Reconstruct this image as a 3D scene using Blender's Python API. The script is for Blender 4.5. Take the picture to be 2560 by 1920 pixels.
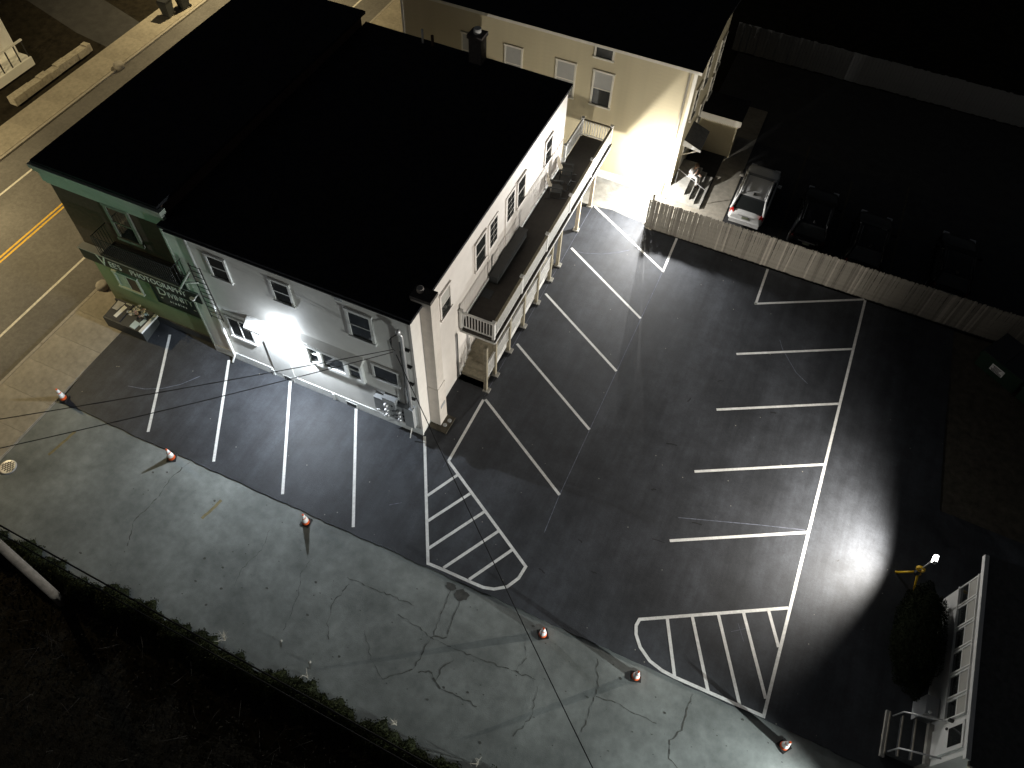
import bpy, bmesh, math, random
from mathutils import Vector, Matrix
random.seed(7)
S = bpy.context.scene
for o in list(bpy.data.objects):
    bpy.data.objects.remove(o)
COL = S.collection
R = math.radians

# ------------------------------------------------------------------ camera
cam = bpy.data.cameras.new('camera')
cam.lens = 27.0933
cam.sensor_width = 36.0
cam.clip_start = 0.1
cam.clip_end = 600
co = bpy.data.objects.new('camera', cam)
COL.objects.link(co)
co.matrix_world = Matrix(((0.912023, -0.352125, 0.210293, 9.32236),
                          (0.408993, 0.742508, -0.530477, -13.87308),
                          (0.030650, 0.569815, 0.821201, 27.5),
                          (0, 0, 0, 1)))
S.camera = co

# ------------------------------------------------------------------ world: night sky
W = bpy.data.worlds.new('World')
S.world = W
W.use_nodes = True
wn = W.node_tree.nodes
wl = W.node_tree.links
wn.clear()
sky = wn.new('ShaderNodeTexSky')
sky.sky_type = 'NISHITA'
sky.sun_disc = False
sky.sun_elevation = R(12)
sky.sun_rotation = R(200)
bg = wn.new('ShaderNodeBackground')
bg.inputs['Strength'].default_value = 0.006
wo = wn.new('ShaderNodeOutputWorld')
hs = wn.new('ShaderNodeHueSaturation')
hs.inputs['Saturation'].default_value = 0.35
wl.new(sky.outputs[0], hs.inputs['Color'])
wl.new(hs.outputs[0], bg.inputs[0])
wl.new(bg.outputs[0], wo.inputs[0])

sl = bpy.data.lights.new('moon', 'SUN')
sl.energy = 0.006
sl.angle = R(0.5)
sl.color = (0.8, 0.88, 1.0)
so = bpy.data.objects.new('moon', sl)
so.rotation_euler = (R(50), 0, R(-20))
COL.objects.link(so)

# lamp powers (W) and colours, used by the lamp builders further down
P_WORK = 10500
P_FLOOD = 4200
P_FLOOD_WALL = 1350
P_FACADE = 2050
P_FACADE_WALL = 120
P_WORK2 = 15000
P_STREET = 7600
P_SIGNAL = 720
WARM_WHITE = (1.0, 0.94, 0.84)
COOL_WHITE = (0.84, 0.92, 1.0)
SODIUM = (1.0, 0.79, 0.42)

S.render.engine = 'CYCLES'
S.cycles.use_denoising = True
S.cycles.max_bounces = 5
S.cycles.diffuse_bounces = 3
S.cycles.glossy_bounces = 3
S.cycles.use_light_tree = True
S.cycles.sample_clamp_indirect = 4.0
S.view_settings.view_transform = 'Standard'
S.view_settings.look = 'None'
S.view_settings.exposure = 0.0
S.view_settings.gamma = 1.0
S.view_settings.use_curve_mapping = False

# ------------------------------------------------------------------ materials
def mat(name, col, rough=0.7, var=0.15, scale=3.0, metal=0.0, bump=0.0, bscale=60.0, spec=0.4, detail=6.0, var2=0.0, scale2=0.4, emit=None, emit_s=0.0, col2=None):
    m = bpy.data.materials.new(name)
    m.use_nodes = True
    nt = m.node_tree
    n = nt.nodes
    l = nt.links
    p = n['Principled BSDF']
    p.inputs['Roughness'].default_value = rough
    p.inputs['Metallic'].default_value = metal
    p.inputs['Specular IOR Level'].default_value = spec
    tc = n.new('ShaderNodeTexCoord')
    nz = n.new('ShaderNodeTexNoise')
    nz.inputs['Scale'].default_value = scale
    nz.inputs['Detail'].default_value = detail
    nz.inputs['Roughness'].default_value = 0.65
    l.new(tc.outputs['Object'], nz.inputs['Vector'])
    mx = n.new('ShaderNodeMix')
    mx.data_type = 'RGBA'
    a = [max(0, c * (1 - var)) for c in col]
    b = [min(1, c * (1 + var)) for c in col]
    if col2:
        b = list(col2)
    mx.inputs['A'].default_value = (*a, 1)
    mx.inputs['B'].default_value = (*b, 1)
    mr = n.new('ShaderNodeMapRange')
    mr.inputs['From Min'].default_value = 0.3
    mr.inputs['From Max'].default_value = 0.7
    l.new(nz.outputs['Fac'], mr.inputs['Value'])
    l.new(mr.outputs['Result'], mx.inputs['Factor'])
    out = mx.outputs['Result']
    if var2:
        nz2 = n.new('ShaderNodeTexNoise')
        nz2.inputs['Scale'].default_value = scale2
        nz2.inputs['Detail'].default_value = 4
        l.new(tc.outputs['Object'], nz2.inputs['Vector'])
        mr2 = n.new('ShaderNodeMapRange')
        mr2.inputs['From Min'].default_value = 0.3
        mr2.inputs['From Max'].default_value = 0.7
        mr2.inputs['To Min'].default_value = 1 - var2
        mr2.inputs['To Max'].default_value = 1 + var2
        l.new(nz2.outputs['Fac'], mr2.inputs['Value'])
        vm = n.new('ShaderNodeVectorMath')
        vm.operation = 'SCALE'
        l.new(out, vm.inputs[0])
        l.new(mr2.outputs['Result'], vm.inputs['Scale'])
        out = vm.outputs['Vector']
    l.new(out, p.inputs['Base Color'])
    if bump:
        nb = n.new('ShaderNodeTexNoise')
        nb.inputs['Scale'].default_value = bscale
        nb.inputs['Detail'].default_value = 4
        l.new(tc.outputs['Object'], nb.inputs['Vector'])
        bp = n.new('ShaderNodeBump')
        bp.inputs['Strength'].default_value = bump
        bp.inputs['Distance'].default_value = 0.02
        l.new(nb.outputs['Fac'], bp.inputs['Height'])
        l.new(bp.outputs['Normal'], p.inputs['Normal'])
    if emit:
        p.inputs['Emission Color'].default_value = (*emit, 1)
        p.inputs['Emission Strength'].default_value = emit_s
    return m

def asphalt_mat():
    """fresh seal coat with broom streaks, tyre scuffs and light dust"""
    m = mat('sealed_asphalt', (0.034, 0.037, 0.0435), rough=0.64, var=0.26, scale=1.6, bump=0.35, bscale=30, spec=0.32, var2=0.28, scale2=0.35, detail=9)
    nt = m.node_tree
    n = nt.nodes
    l = nt.links
    p = n['Principled BSDF']
    tc = n.new('ShaderNodeTexCoord')
    mp = n.new('ShaderNodeMapping')
    mp.inputs['Scale'].default_value = (0.9, 0.08, 1)
    mp.inputs['Rotation'].default_value = (0, 0, R(-2))
    l.new(tc.outputs['Object'], mp.inputs['Vector'])
    nz = n.new('ShaderNodeTexNoise')
    nz.inputs['Scale'].default_value = 1.0
    nz.inputs['Detail'].default_value = 7
    nz.inputs['Roughness'].default_value = 0.7
    l.new(mp.outputs['Vector'], nz.inputs['Vector'])
    mr = n.new('ShaderNodeMapRange')
    mr.inputs['From Min'].default_value = 0.35
    mr.inputs['From Max'].default_value = 0.72
    mr.inputs['To Min'].default_value = 0.76
    mr.inputs['To Max'].default_value = 1.5
    l.new(nz.outputs['Fac'], mr.inputs['Value'])
    # fine aggregate speckle
    nf = n.new('ShaderNodeTexNoise')
    nf.inputs['Scale'].default_value = 11
    nf.inputs['Detail'].default_value = 8
    nf.inputs['Roughness'].default_value = 0.8
    l.new(tc.outputs['Object'], nf.inputs['Vector'])
    mf = n.new('ShaderNodeMapRange')
    mf.inputs['From Min'].default_value = 0.32
    mf.inputs['From Max'].default_value = 0.68
    mf.inputs['To Min'].default_value = 0.82
    mf.inputs['To Max'].default_value = 1.2
    l.new(nf.outputs['Fac'], mf.inputs['Value'])
    mm = n.new('ShaderNodeMath')
    mm.operation = 'MULTIPLY'
    l.new(mr.outputs['Result'], mm.inputs[0])
    l.new(mf.outputs['Result'], mm.inputs[1])
    src = p.inputs['Base Color'].links[0].from_socket
    vm = n.new('ShaderNodeVectorMath')
    vm.operation = 'SCALE'
    l.new(src, vm.inputs[0])
    l.new(mm.outputs[0], vm.inputs['Scale'])
    # sparse pale crumbs
    vo = n.new('ShaderNodeTexVoronoi')
    vo.inputs['Scale'].default_value = 2.3
    l.new(tc.outputs['Object'], vo.inputs['Vector'])
    lt = n.new('ShaderNodeMath')
    lt.operation = 'LESS_THAN'
    lt.inputs[1].default_value = 0.055
    l.new(vo.outputs['Distance'], lt.inputs[0])
    wn_ = n.new('ShaderNodeSeparateColor')
    l.new(vo.outputs['Color'], wn_.inputs[0])
    gt = n.new('ShaderNodeMath')
    gt.operation = 'GREATER_THAN'
    gt.inputs[1].default_value = 0.72
    l.new(wn_.outputs[0], gt.inputs[0])
    mu = n.new('ShaderNodeMath')
    mu.operation = 'MULTIPLY'
    l.new(lt.outputs[0], mu.inputs[0])
    l.new(gt.outputs[0], mu.inputs[1])
    mx = n.new('ShaderNodeMix')
    mx.data_type = 'RGBA'
    mx.inputs['B'].default_value = (0.22, 0.21, 0.19, 1)
    l.new(vm.outputs['Vector'], mx.inputs['A'])
    l.new(mu.outputs[0], mx.inputs['Factor'])
    l.new(mx.outputs['Result'], p.inputs['Base Color'])
    return m

M = {}
M['asphalt'] = asphalt_mat()
M['driveway'] = mat('old_driveway', (0.200, 0.216, 0.210), rough=0.9, var=0.2, scale=2.2, bump=0.3, bscale=30, spec=0.2, detail=14, var2=0.26, scale2=0.45)
M['street'] = mat('street_asphalt', (0.13, 0.125, 0.12), rough=0.88, var=0.18, scale=6, bump=0.4, bscale=60, spec=0.2, detail=8, var2=0.2, scale2=0.25)
M['concrete'] = mat('sidewalk_concrete', (0.30, 0.275, 0.23), rough=0.9, var=0.16, scale=4, bump=0.3, bscale=50, spec=0.2, detail=8, var2=0.18, scale2=0.5)
M['kerb'] = mat('kerb_stone', (0.3, 0.28, 0.25), rough=0.9, var=0.22, scale=5, bump=0.3)
M['apron'] = mat('pale_apron_concrete', (0.34, 0.33, 0.30), rough=0.9, var=0.3, scale=2, bump=0.3, detail=8)
M['soil'] = mat('dark_soil', (0.020, 0.017, 0.012), rough=1, var=0.5, scale=2.5, bump=0.8, bscale=20, detail=8, spec=0.1)
M['yard'] = mat('gravel_yard', (0.085, 0.075, 0.058), rough=1, var=0.35, scale=3, bump=0.6, bscale=30, spec=0.1)
M['backlot'] = mat('backlot_asphalt', (0.04, 0.04, 0.042), rough=0.9, var=0.25, scale=2, bump=0.3)
M['paint'] = mat('marking_paint', (0.70, 0.70, 0.69), rough=0.75, var=0.16, scale=9, bump=0.2, detail=10, var2=0.1, scale2=2.0)
M['paint_old'] = mat('worn_white_paint', (0.55, 0.53, 0.48), rough=0.8, var=0.25, scale=9)
M['yellow'] = mat('road_yellow', (0.62, 0.38, 0.05), rough=0.8, var=0.2, scale=9)
M['chalk'] = mat('chalk', (0.13, 0.14, 0.18), rough=0.95, var=0.5, scale=5)
M['crack'] = mat('crack_dark', (0.088, 0.090, 0.082), rough=1, var=0.3)
M['siding'] = mat('white_siding', (0.72, 0.71, 0.68), rough=0.6, var=0.05, scale=2, var2=0.05)
M['siding_side'] = mat('white_side_siding', (0.74, 0.70, 0.66), rough=0.65, var=0.05, scale=2, var2=0.05)
M['found'] = mat('painted_foundation', (0.68, 0.69, 0.68), rough=0.85, var=0.14, scale=3, bump=0.4, bscale=15)
M['trim'] = mat('white_trim', (0.75, 0.75, 0.73), rough=0.55, var=0.06)
M['brick'] = mat('dark_brick', (0.085, 0.05, 0.038), rough=0.9, var=0.25, scale=12)
M['sage'] = mat('green_lit_render', (0.19, 0.225, 0.13), rough=0.85, var=0.1, scale=2)  # part of the signal's green light is mixed into this colour
M['green_lit_trim'] = mat('green_lit_trim', (0.42, 0.46, 0.40), rough=0.8, var=0.08, scale=3)  # trim tinted with the green light that falls on it
M['sage_dull'] = mat('dull_sage_trim', (0.22, 0.23, 0.19), rough=0.85, var=0.1)
M['base_dark'] = mat('dark_plinth', (0.05, 0.055, 0.06), rough=0.8, var=0.2)
M['roof'] = mat('black_roofing', (0.026, 0.026, 0.030), rough=0.95, var=0.25, scale=3, bump=0.3, spec=0.1)
M['shingle'] = mat('dark_shingle', (0.09, 0.09, 0.09), rough=0.95, var=0.3, scale=6)
M['chimney'] = mat('parged_chimney', (0.60, 0.55, 0.50), rough=0.9, var=0.08, scale=3, bump=0.2)
M['chimney_brick'] = mat('dark_chimney_brick', (0.09, 0.08, 0.075), rough=0.9, var=0.3, scale=9)
M['deck'] = mat('deck_roofing', (0.05, 0.045, 0.04), rough=0.9, var=0.15, scale=4)
M['deckwood'] = mat('weathered_wood', (0.30, 0.27, 0.20), rough=0.85, var=0.28, scale=6, detail=8)
M['postwood'] = mat('post_wood', (0.42, 0.36, 0.27), rough=0.8, var=0.2, scale=6)
M['tan'] = mat('tan_siding', (0.58, 0.505, 0.335), rough=0.6, var=0.05, scale=1.5, var2=0.05)
M['tan_trim'] = mat('cream_trim', (0.72, 0.68, 0.58), rough=0.6, var=0.06)
M['picket'] = mat('picket_wood', (0.205, 0.190, 0.160), rough=0.9, var=0.22, scale=5)
M['picket2'] = mat('picket_wood_light', (0.30, 0.275, 0.235), rough=0.9, var=0.22, scale=5)
M['picket3'] = mat('picket_wood_dark', (0.158, 0.144, 0.122), rough=0.9, var=0.22, scale=5)
M['greyfence'] = mat('grey_fence', (0.18, 0.18, 0.178), rough=0.8, var=0.1)
M['glass'] = mat('dark_glass', (0.02, 0.022, 0.022), rough=0.08, var=0.1, spec=0.6)
M['curtain'] = mat('pale_curtain', (0.40, 0.39, 0.36), rough=0.9, var=0.05, scale=3)
M['green_lit_glass'] = mat('green_lit_window', (0.30, 0.38, 0.33), rough=0.3, var=0.3, scale=4)  # green light in the pane is put into its colour
M['iron'] = mat('black_iron', (0.02, 0.02, 0.02), rough=0.6, var=0.1)
M['signgreen'] = mat('dark_green_sign', (0.006, 0.014, 0.010), rough=0.45, var=0.1)
M['letter'] = mat('pale_letters', (0.62, 0.65, 0.60), rough=0.5, var=0.04)
M['metal'] = mat('grey_metal', (0.35, 0.36, 0.37), rough=0.45, var=0.12, metal=0.3)
M['boxgrey'] = mat('grey_utility_box', (0.33, 0.34, 0.35), rough=0.55, var=0.1)
M['galv'] = mat('galvanised', (0.55, 0.55, 0.56), rough=0.4, metal=0.6, var=0.1)
M['wire'] = mat('black_wire', (0.012, 0.012, 0.012), rough=0.8, var=0.1)
M['orange'] = mat('cone_orange', (0.75, 0.12, 0.03), rough=0.5, var=0.08)
M['cone_white'] = mat('cone_collar', (0.82, 0.82, 0.82), rough=0.4, var=0.04)
M['rubber'] = mat('black_rubber', (0.018, 0.018, 0.018), rough=0.8, var=0.15)
M['yellow_steel'] = mat('yellow_steel', (0.80, 0.50, 0.02), rough=0.4, var=0.06)
M['white_car'] = mat('white_car_paint', (0.70, 0.70, 0.69), rough=0.22, var=0.03, spec=0.6)
M['dark_car'] = mat('dark_car_paint', (0.006, 0.006, 0.008), rough=0.35, var=0.05, spec=0.2)
M['dark_lens'] = mat('dark_lens', (0.05, 0.004, 0.004), rough=0.35, var=0.1)
M['grey_car'] = mat('charcoal_car_paint', (0.009, 0.009, 0.010), rough=0.35, var=0.05, spec=0.2)
M['red_lens'] = mat('red_lens', (0.55, 0.02, 0.02), rough=0.2, var=0.1)
M['plate'] = mat('plate', (0.20, 0.22, 0.16), rough=0.5, var=0.15)
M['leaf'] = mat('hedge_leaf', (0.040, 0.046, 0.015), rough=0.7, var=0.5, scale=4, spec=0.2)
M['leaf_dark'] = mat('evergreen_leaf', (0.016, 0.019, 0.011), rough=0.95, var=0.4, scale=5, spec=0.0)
M['dead'] = mat('dead_leaf', (0.016, 0.013, 0.009), rough=0.9, var=0.5, scale=3, spec=0.1)
M['twig'] = mat('pale_twig', (0.45, 0.42, 0.36), rough=0.9, var=0.2)
M['bark'] = mat('bark', (0.026, 0.021, 0.017), rough=0.95, var=0.3, scale=6)
M['polewood'] = mat('pole_wood', (0.125, 0.108, 0.092), rough=0.95, var=0.35, scale=3, detail=10, bump=0.5, bscale=12)
M['planter'] = mat('dark_planter', (0.045, 0.048, 0.048), rough=0.45, var=0.15)
M['petal'] = mat('white_petals', (0.62, 0.60, 0.54), rough=0.8, var=0.15)
M['pink'] = mat('pink_petals', (0.55, 0.36, 0.33), rough=0.8, var=0.15)
M['paleblue'] = mat('pale_blue_print', (0.45, 0.56, 0.58), rough=0.6, var=0.12)
M['print_grey'] = mat('grey_print', (0.40, 0.40, 0.42), rough=0.6, var=0.25, scale=6)
M['print_dark'] = mat('dark_print', (0.02, 0.022, 0.03), rough=0.6, var=0.2)
M['skin'] = mat('skin', (0.45, 0.28, 0.20), rough=0.6, var=0.06)
M['shirt'] = mat('pale_shirt', (0.55, 0.53, 0.50), rough=0.9, var=0.08)
M['trousers'] = mat('light_trousers', (0.48, 0.46, 0.43), rough=0.9, var=0.1)
M['hair'] = mat('brown_hair', (0.09, 0.055, 0.035), rough=0.7, var=0.2)
M['shoe'] = mat('dark_shoe', (0.05, 0.045, 0.04), rough=0.7, var=0.1)
M['green_plastic'] = mat('dark_green_steel', (0.012, 0.03, 0.018), rough=0.5, var=0.2)
M['black_plastic'] = mat('black_plastic', (0.022, 0.024, 0.026), rough=0.5, var=0.1)
M['stone'] = mat('wall_stone', (0.36, 0.33, 0.27), rough=0.95, var=0.3, scale=6, bump=0.5, bscale=15)
M['lamp_glow'] = mat('lamp_face', (0.9, 0.9, 0.9), rough=0.4, var=0.0, emit=(1, 0.97, 0.9), emit_s=30)
M['street_glow'] = mat('street_lamp_face', (0.9, 0.8, 0.6), rough=0.4, var=0.0, emit=SODIUM, emit_s=20)
M['signal_glow'] = mat('signal_lens', (0.1, 0.6, 0.3), rough=0.4, var=0.0, emit=(0.1, 1.0, 0.45), emit_s=10)

# ------------------------------------------------------------------ helpers
class MB:
    def __init__(s, X=None):
        s.bm = bmesh.new()
        s.X = X or Matrix.Identity(4)

    def _v(s, p):
        return s.bm.verts.new(s.X @ Vector(p))

    def box(s, a, b, rz=0.0, mi=0):
        x0, y0, z0 = a
        x1, y1, z1 = b
        if x0 > x1: x0, x1 = x1, x0
        if y0 > y1: y0, y1 = y1, y0
        if z0 > z1: z0, z1 = z1, z0
        ps = [(x0, y0, z0), (x1, y0, z0), (x1, y1, z0), (x0, y1, z0), (x0, y0, z1), (x1, y0, z1), (x1, y1, z1), (x0, y1, z1)]
        if rz:
            cx, cy = (x0 + x1) / 2, (y0 + y1) / 2
            c, q = math.cos(rz), math.sin(rz)
            ps = [(cx + (x - cx) * c - (y - cy) * q, cy + (x - cx) * q + (y - cy) * c, z) for x, y, z in ps]
        v = [s._v(p) for p in ps]
        for f in ((0, 3, 2, 1), (4, 5, 6, 7), (0, 1, 5, 4), (1, 2, 6, 5), (2, 3, 7, 6), (3, 0, 4, 7)):
            s.bm.faces.new([v[i] for i in f]).material_index = mi
        return s

    def hexa(s, ps, mi=0):
        v = [s._v(p) for p in ps]
        for f in ((0, 3, 2, 1), (4, 5, 6, 7), (0, 1, 5, 4), (1, 2, 6, 5), (2, 3, 7, 6), (3, 0, 4, 7)):
            s.bm.faces.new([v[i] for i in f]).material_index = mi
        return s

    def prism(s, pts, z0, z1, mi=0):
        """extrude an xy polygon (ccw) from z0 to z1"""
        a = [s._v((x, y, z0)) for x, y in pts]
        b = [s._v((x, y, z1)) for x, y in pts]
        n = len(pts)
        s.bm.faces.new(b).material_index = mi
        s.bm.faces.new(a[::-1]).material_index = mi
        for i in range(n):
            j = (i + 1) % n
            s.bm.faces.new((a[i], a[j], b[j], b[i])).material_index = mi
        return s

    def poly(s, pts, mi=0):
        s.bm.faces.new([s._v(p) for p in pts]).material_index = mi
        return s

    def tube(s, pts, r, n=8, cap=True, mi=0):
        pts = [Vector(p) for p in pts]
        rs = r if isinstance(r, (list, tuple)) else [r] * len(pts)
        rings = []
        for i, p in enumerate(pts):
            if i == 0:
                d = pts[1] - pts[0]
            elif i == len(pts) - 1:
                d = pts[-1] - pts[-2]
            else:
                d = (pts[i + 1] - pts[i - 1])
            d.normalize()
            u = d.orthogonal().normalized() if i == 0 else (u - d * u.dot(d)).normalized()
            w = d.cross(u)
            rings.append([s._v(p + (u * math.cos(2 * math.pi * k / n) + w * math.sin(2 * math.pi * k / n)) * rs[i]) for k in range(n)])
        for a, b in zip(rings, rings[1:]):
            for k in range(n):
                f = s.bm.faces.new((a[k], a[(k + 1) % n], b[(k + 1) % n], b[k]))
                f.smooth = True
                f.material_index = mi
        if cap:
            s.bm.faces.new(rings[0][::-1]).material_index = mi
            s.bm.faces.new(rings[-1]).material_index = mi
        return s

    def lathe(s, c, prof, n=16, mi=0):
        cx, cy, cz = c
        rings = []
        for r, z in prof:
            rings.append([s._v((cx + r * math.cos(2 * math.pi * k / n), cy + r * math.sin(2 * math.pi * k / n), cz + z)) for k in range(n)])
        for a, b in zip(rings, rings[1:]):
            for k in range(n):
                f = s.bm.faces.new((a[k], a[(k + 1) % n], b[(k + 1) % n], b[k]))
                f.smooth = True
                f.material_index = mi
        s.bm.faces.new(rings[0][::-1]).material_index = mi
        s.bm.faces.new(rings[-1]).material_index = mi
        return s

    def ribbon(s, pts, w, z, closed=False, mi=0):
        n = len(pts)
        L, Rr = [], []
        for i in range(n):
            p = Vector((pts[i][0], pts[i][1]))
            a = Vector(pts[i - 1][:2]) if (i > 0 or closed) else None
            b = Vector(pts[(i + 1) % n][:2]) if (i < n - 1 or closed) else None
            d1 = (p - a).normalized() if a is not None else (b - p).normalized()
            d2 = (b - p).normalized() if b is not None else d1
            n1 = Vector((-d1.y, d1.x))
            n2 = Vector((-d2.y, d2.x))
            m = (n1 + n2).normalized()
            k = w / 2 / max(0.45, m.dot(n1))
            L.append(s._v((p.x + m.x * k, p.y + m.y * k, z)))
            Rr.append(s._v((p.x - m.x * k, p.y - m.y * k, z)))
        for i in range(n if closed else n - 1):
            j = (i + 1) % n
            s.bm.faces.new((Rr[i], Rr[j], L[j], L[i])).material_index = mi
        return s

    def mesh(s, name, mats):
        me = bpy.data.meshes.new(name)
        s.bm.normal_update()
        s.bm.to_mesh(me)
        s.bm.free()
        for m in (mats if isinstance(mats, (list, tuple)) else [mats]):
            me.materials.append(m)
        return me

    def build(s, name, mats, parent=None, kind=None):
        me = s.mesh(name, mats)
        o = bpy.data.objects.new(name, me)
        COL.objects.link(o)
        if parent:
            o.parent = parent
        if kind:
            o['kind'] = kind
        return o


def inst(name, me, parent, loc=(0, 0, 0), rz=0.0):
    o = bpy.data.objects.new(name, me)
    COL.objects.link(o)
    o.parent = parent
    o.location = loc
    o.rotation_euler = (0, 0, rz)
    return o


def tag(o, label, cat, group=None):
    o['label'] = label
    o['category'] = cat
    if group:
        o['group'] = group
    return o


def thing(name, label, cat, loc=(0, 0, 0), rz=0.0, group=None):
    o = bpy.data.objects.new(name, None)
    COL.objects.link(o)
    o.location = loc
    o.rotation_euler = (0, 0, rz)
    o.empty_display_size = 0.2
    return tag(o, label, cat, group)


def copy_tree(o, parent=None):
    c = o.copy()
    COL.objects.link(c)
    if parent:
        c.parent = parent
    for ch in list(o.children):
        copy_tree(ch, c)
    return c


def text(name, body, size, m, parent, matrix, depth=0.01, shear=0.0, align='LEFT', sx=1.0):
    cu = bpy.data.curves.new(name, 'FONT')
    cu.body = body
    cu.size = size
    cu.extrude = depth
    cu.shear = shear
    cu.align_x = align
    cu.resolution_u = 3
    to = bpy.data.objects.new(name + '_tmp', cu)
    COL.objects.link(to)
    dg = bpy.context.evaluated_depsgraph_get()
    me = bpy.data.meshes.new_from_object(to.evaluated_get(dg))
    bpy.data.objects.remove(to)
    me.materials.clear()
    me.materials.append(m)
    o = bpy.data.objects.new(name, me)
    COL.objects.link(o)
    o.parent = parent
    o.matrix_local = matrix @ Matrix.Diagonal((sx, 1, 1, 1))
    return o


def lamp(name, kind, parent, loc, power, col, radius=0.08, aim=None, size=None, blend=None):
    l = bpy.data.lights.new(name, kind)
    l.energy = power
    l.color = col
    l.shadow_soft_size = radius
    if size:
        l.spot_size = size
        l.spot_blend = blend
    o = bpy.data.objects.new(name, l)
    COL.objects.link(o)
    if parent:
        o.parent = parent
    o.location = loc
    if aim:
        o.rotation_euler = Vector(aim).to_track_quat('-Z', 'Y').to_euler()
    return o


def frame_X(o, u, n):
    """matrix with local x along u, local y out of the wall (n), local z up"""
    u = Vector(u).normalized()
    n = Vector(n).normalized()
    z = Vector((0, 0, 1))
    return Matrix(((u.x, n.x, z.x, o[0]), (u.y, n.y, z.y, o[1]), (u.z, n.z, z.z, o[2]), (0, 0, 0, 1)))


def window(parent, o, u, n, w, h, fm=None, split='h', upper=None, lower=None, casing=0.09, out=0.05, name='window'):
    """a window standing on a wall: casing, glass panes set back inside it, a sill. o = lower left corner of the glass"""
    fm = fm or M['trim']
    X = frame_X(o, u, n)
    f = MB(X)
    c = casing
    f.box((-c, -0.01, 0.0), (0, out, h)).box((w, -0.01, 0.0), (w + c, out, h))
    f.box((-c - 0.02, -0.01, h), (w + c + 0.02, out + 0.02, h + c))
    win = f.build(name, fm, parent)
    sb = MB(X).box((-c - 0.03, -0.01, -c), (w + c + 0.03, out + 0.04, 0.0))
    sb.build('sill', fm, win)
    up = upper or M['glass']
    lo = lower or M['glass']
    if split == 'h':
        MB(X).box((0, -0.01, h / 2 - 0.022), (w, out - 0.008, h / 2 + 0.022)).build('meeting_rail', fm, win)
        MB(X).box((0, -0.01, h / 2 + 0.022), (w, out - 0.022, h)).build('pane', up, win)
        MB(X).box((0, -0.01, 0.0), (w, out - 0.034, h / 2 - 0.022)).build('pane', lo, win)
    elif split == 'v':
        MB(X).box((w / 2 - 0.022, -0.01, 0), (w / 2 + 0.022, out - 0.008, h)).build('mullion', fm, win)
        MB(X).box((0, -0.01, 0.0), (w / 2 - 0.022, out - 0.025, h)).build('pane', lo, win)
        MB(X).box((w / 2 + 0.022, -0.01, 0.0), (w, out - 0.025, h)).build('pane', up, win)
    else:
        MB(X).box((0, -0.01, 0), (w, out - 0.025, h)).build('pane', lo, win)
    return win


def lap_rows(parent, o, u, n, length, z0, z1, course, m, name='siding', t=0.016, separate=False):
    """lapped boards on a wall, the lower edge proud of the board below"""
    k = int(round((z1 - z0) / course))
    c = (z1 - z0) / k
    X = frame_X((0, 0, 0), u, n)
    if separate:
        b = MB(X)
        b.hexa([(0, 0, 0), (length, 0, 0), (length, t, 0), (0, t, 0), (0, 0, c), (length, 0, c), (length, 0.003, c), (0, 0.003, c)])
        me = b.mesh(name, m)
        for i in range(k):
            inst(name, me, parent, (o[0], o[1], z0 + i * c))
        return
    X = frame_X((o[0], o[1], 0), u, n)
    b = MB(X)
    for i in range(k):
        z = z0 + i * c
        b.hexa([(0, 0, z), (length, 0, z), (length, t, z), (0, t, z), (0, 0, z + c), (length, 0, z + c), (length, 0.003, z + c), (0, 0.003, z + c)])
    b.build(name, m, parent, 'stuff')


# ------------------------------------------------------------------ ground, street, driveway
def sheet(name, pts, z, m, kind='structure', parent=None):
    return MB().poly([(x, y, z) for x, y in pts]).build(name, m, parent, kind)

g = sheet('ground', [(-150, -110), (150, -110), (150, 170), (-150, 170)], -0.16, M['soil'])
st = MB().box((-28.05, -90, -0.4), (-17.45, 140, -0.10)).build('street', M['street'], None, 'structure')
for x, w, m in ((-19.36, 0.12, 'paint_old'), (-26.17, 0.12, 'paint_old'), (-22.93, 0.11, 'yellow'), (-22.70, 0.11, 'yellow')):
    MB().box((x - w / 2, -90, -0.11), (x + w / 2, 140, -0.095)).build('road_line', M[m], st)

sw = MB().box((-17.30, -60, -0.3), (-14.62, 70, -0.015)).build('sidewalk', M['concrete'], None, 'structure')
sb = MB().box((0, 0, 0), (2.6, 1.492, 0.02)).mesh('slab', M['concrete'])
y = -24.84
while y < 32:
    o = inst('slab', sb, sw, (-17.27, y, -0.014 + random.uniform(-0.001, 0.0015)))
    y += 1.5
ks = MB().box((0, 0, -0.3), (0.15, 2.98, 0.004)).mesh('kerb_stone', M['kerb'])
y = -24
while y < 40:
    inst('kerb_stone', ks, sw, (-17.44, y, 0))
    y += 3.0
fw = MB().box((-30.15, -40, -0.3), (-28.22, 70, -0.015)).build('far_sidewalk', M['concrete'], None, 'structure')
sb2 = MB().box((0, 0, 0), (1.86, 2.35, 0.02)).mesh('slab', M['concrete'])
y = 1.0
i = 0
while y < 34:
    inst('slab', sb2, fw, (-30.12, y, -0.014 + random.uniform(-0.002, 0.004)))
    y += 2.36
ks2 = MB().box((0, 0, -0.3), (0.15, 2.98, 0.004)).mesh('kerb_stone', M['kerb'])
y = 0
while y < 40:
    inst('kerb_stone', ks2, fw, (-28.21, y, 0))
    y += 3.0
# far verge and dark lawn, faint drive
MB().poly([(-33.0, 16.6, -0.152), (-30.16, 16.2, -0.152), (-30.16, 19.2, -0.152), (-36.5, 21.0, -0.152), (-40, 18.5, -0.152)]).build('far_drive', M['backlot'], None, 'structure')

dr = MB()
dr.prism([(-14.61, -10.75), (60, -10.75), (60, -4.9), (-14.61, -4.9)], -0.3, -0.035)
dr = dr.build('driveway', M['driveway'], None, 'structure')
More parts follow.
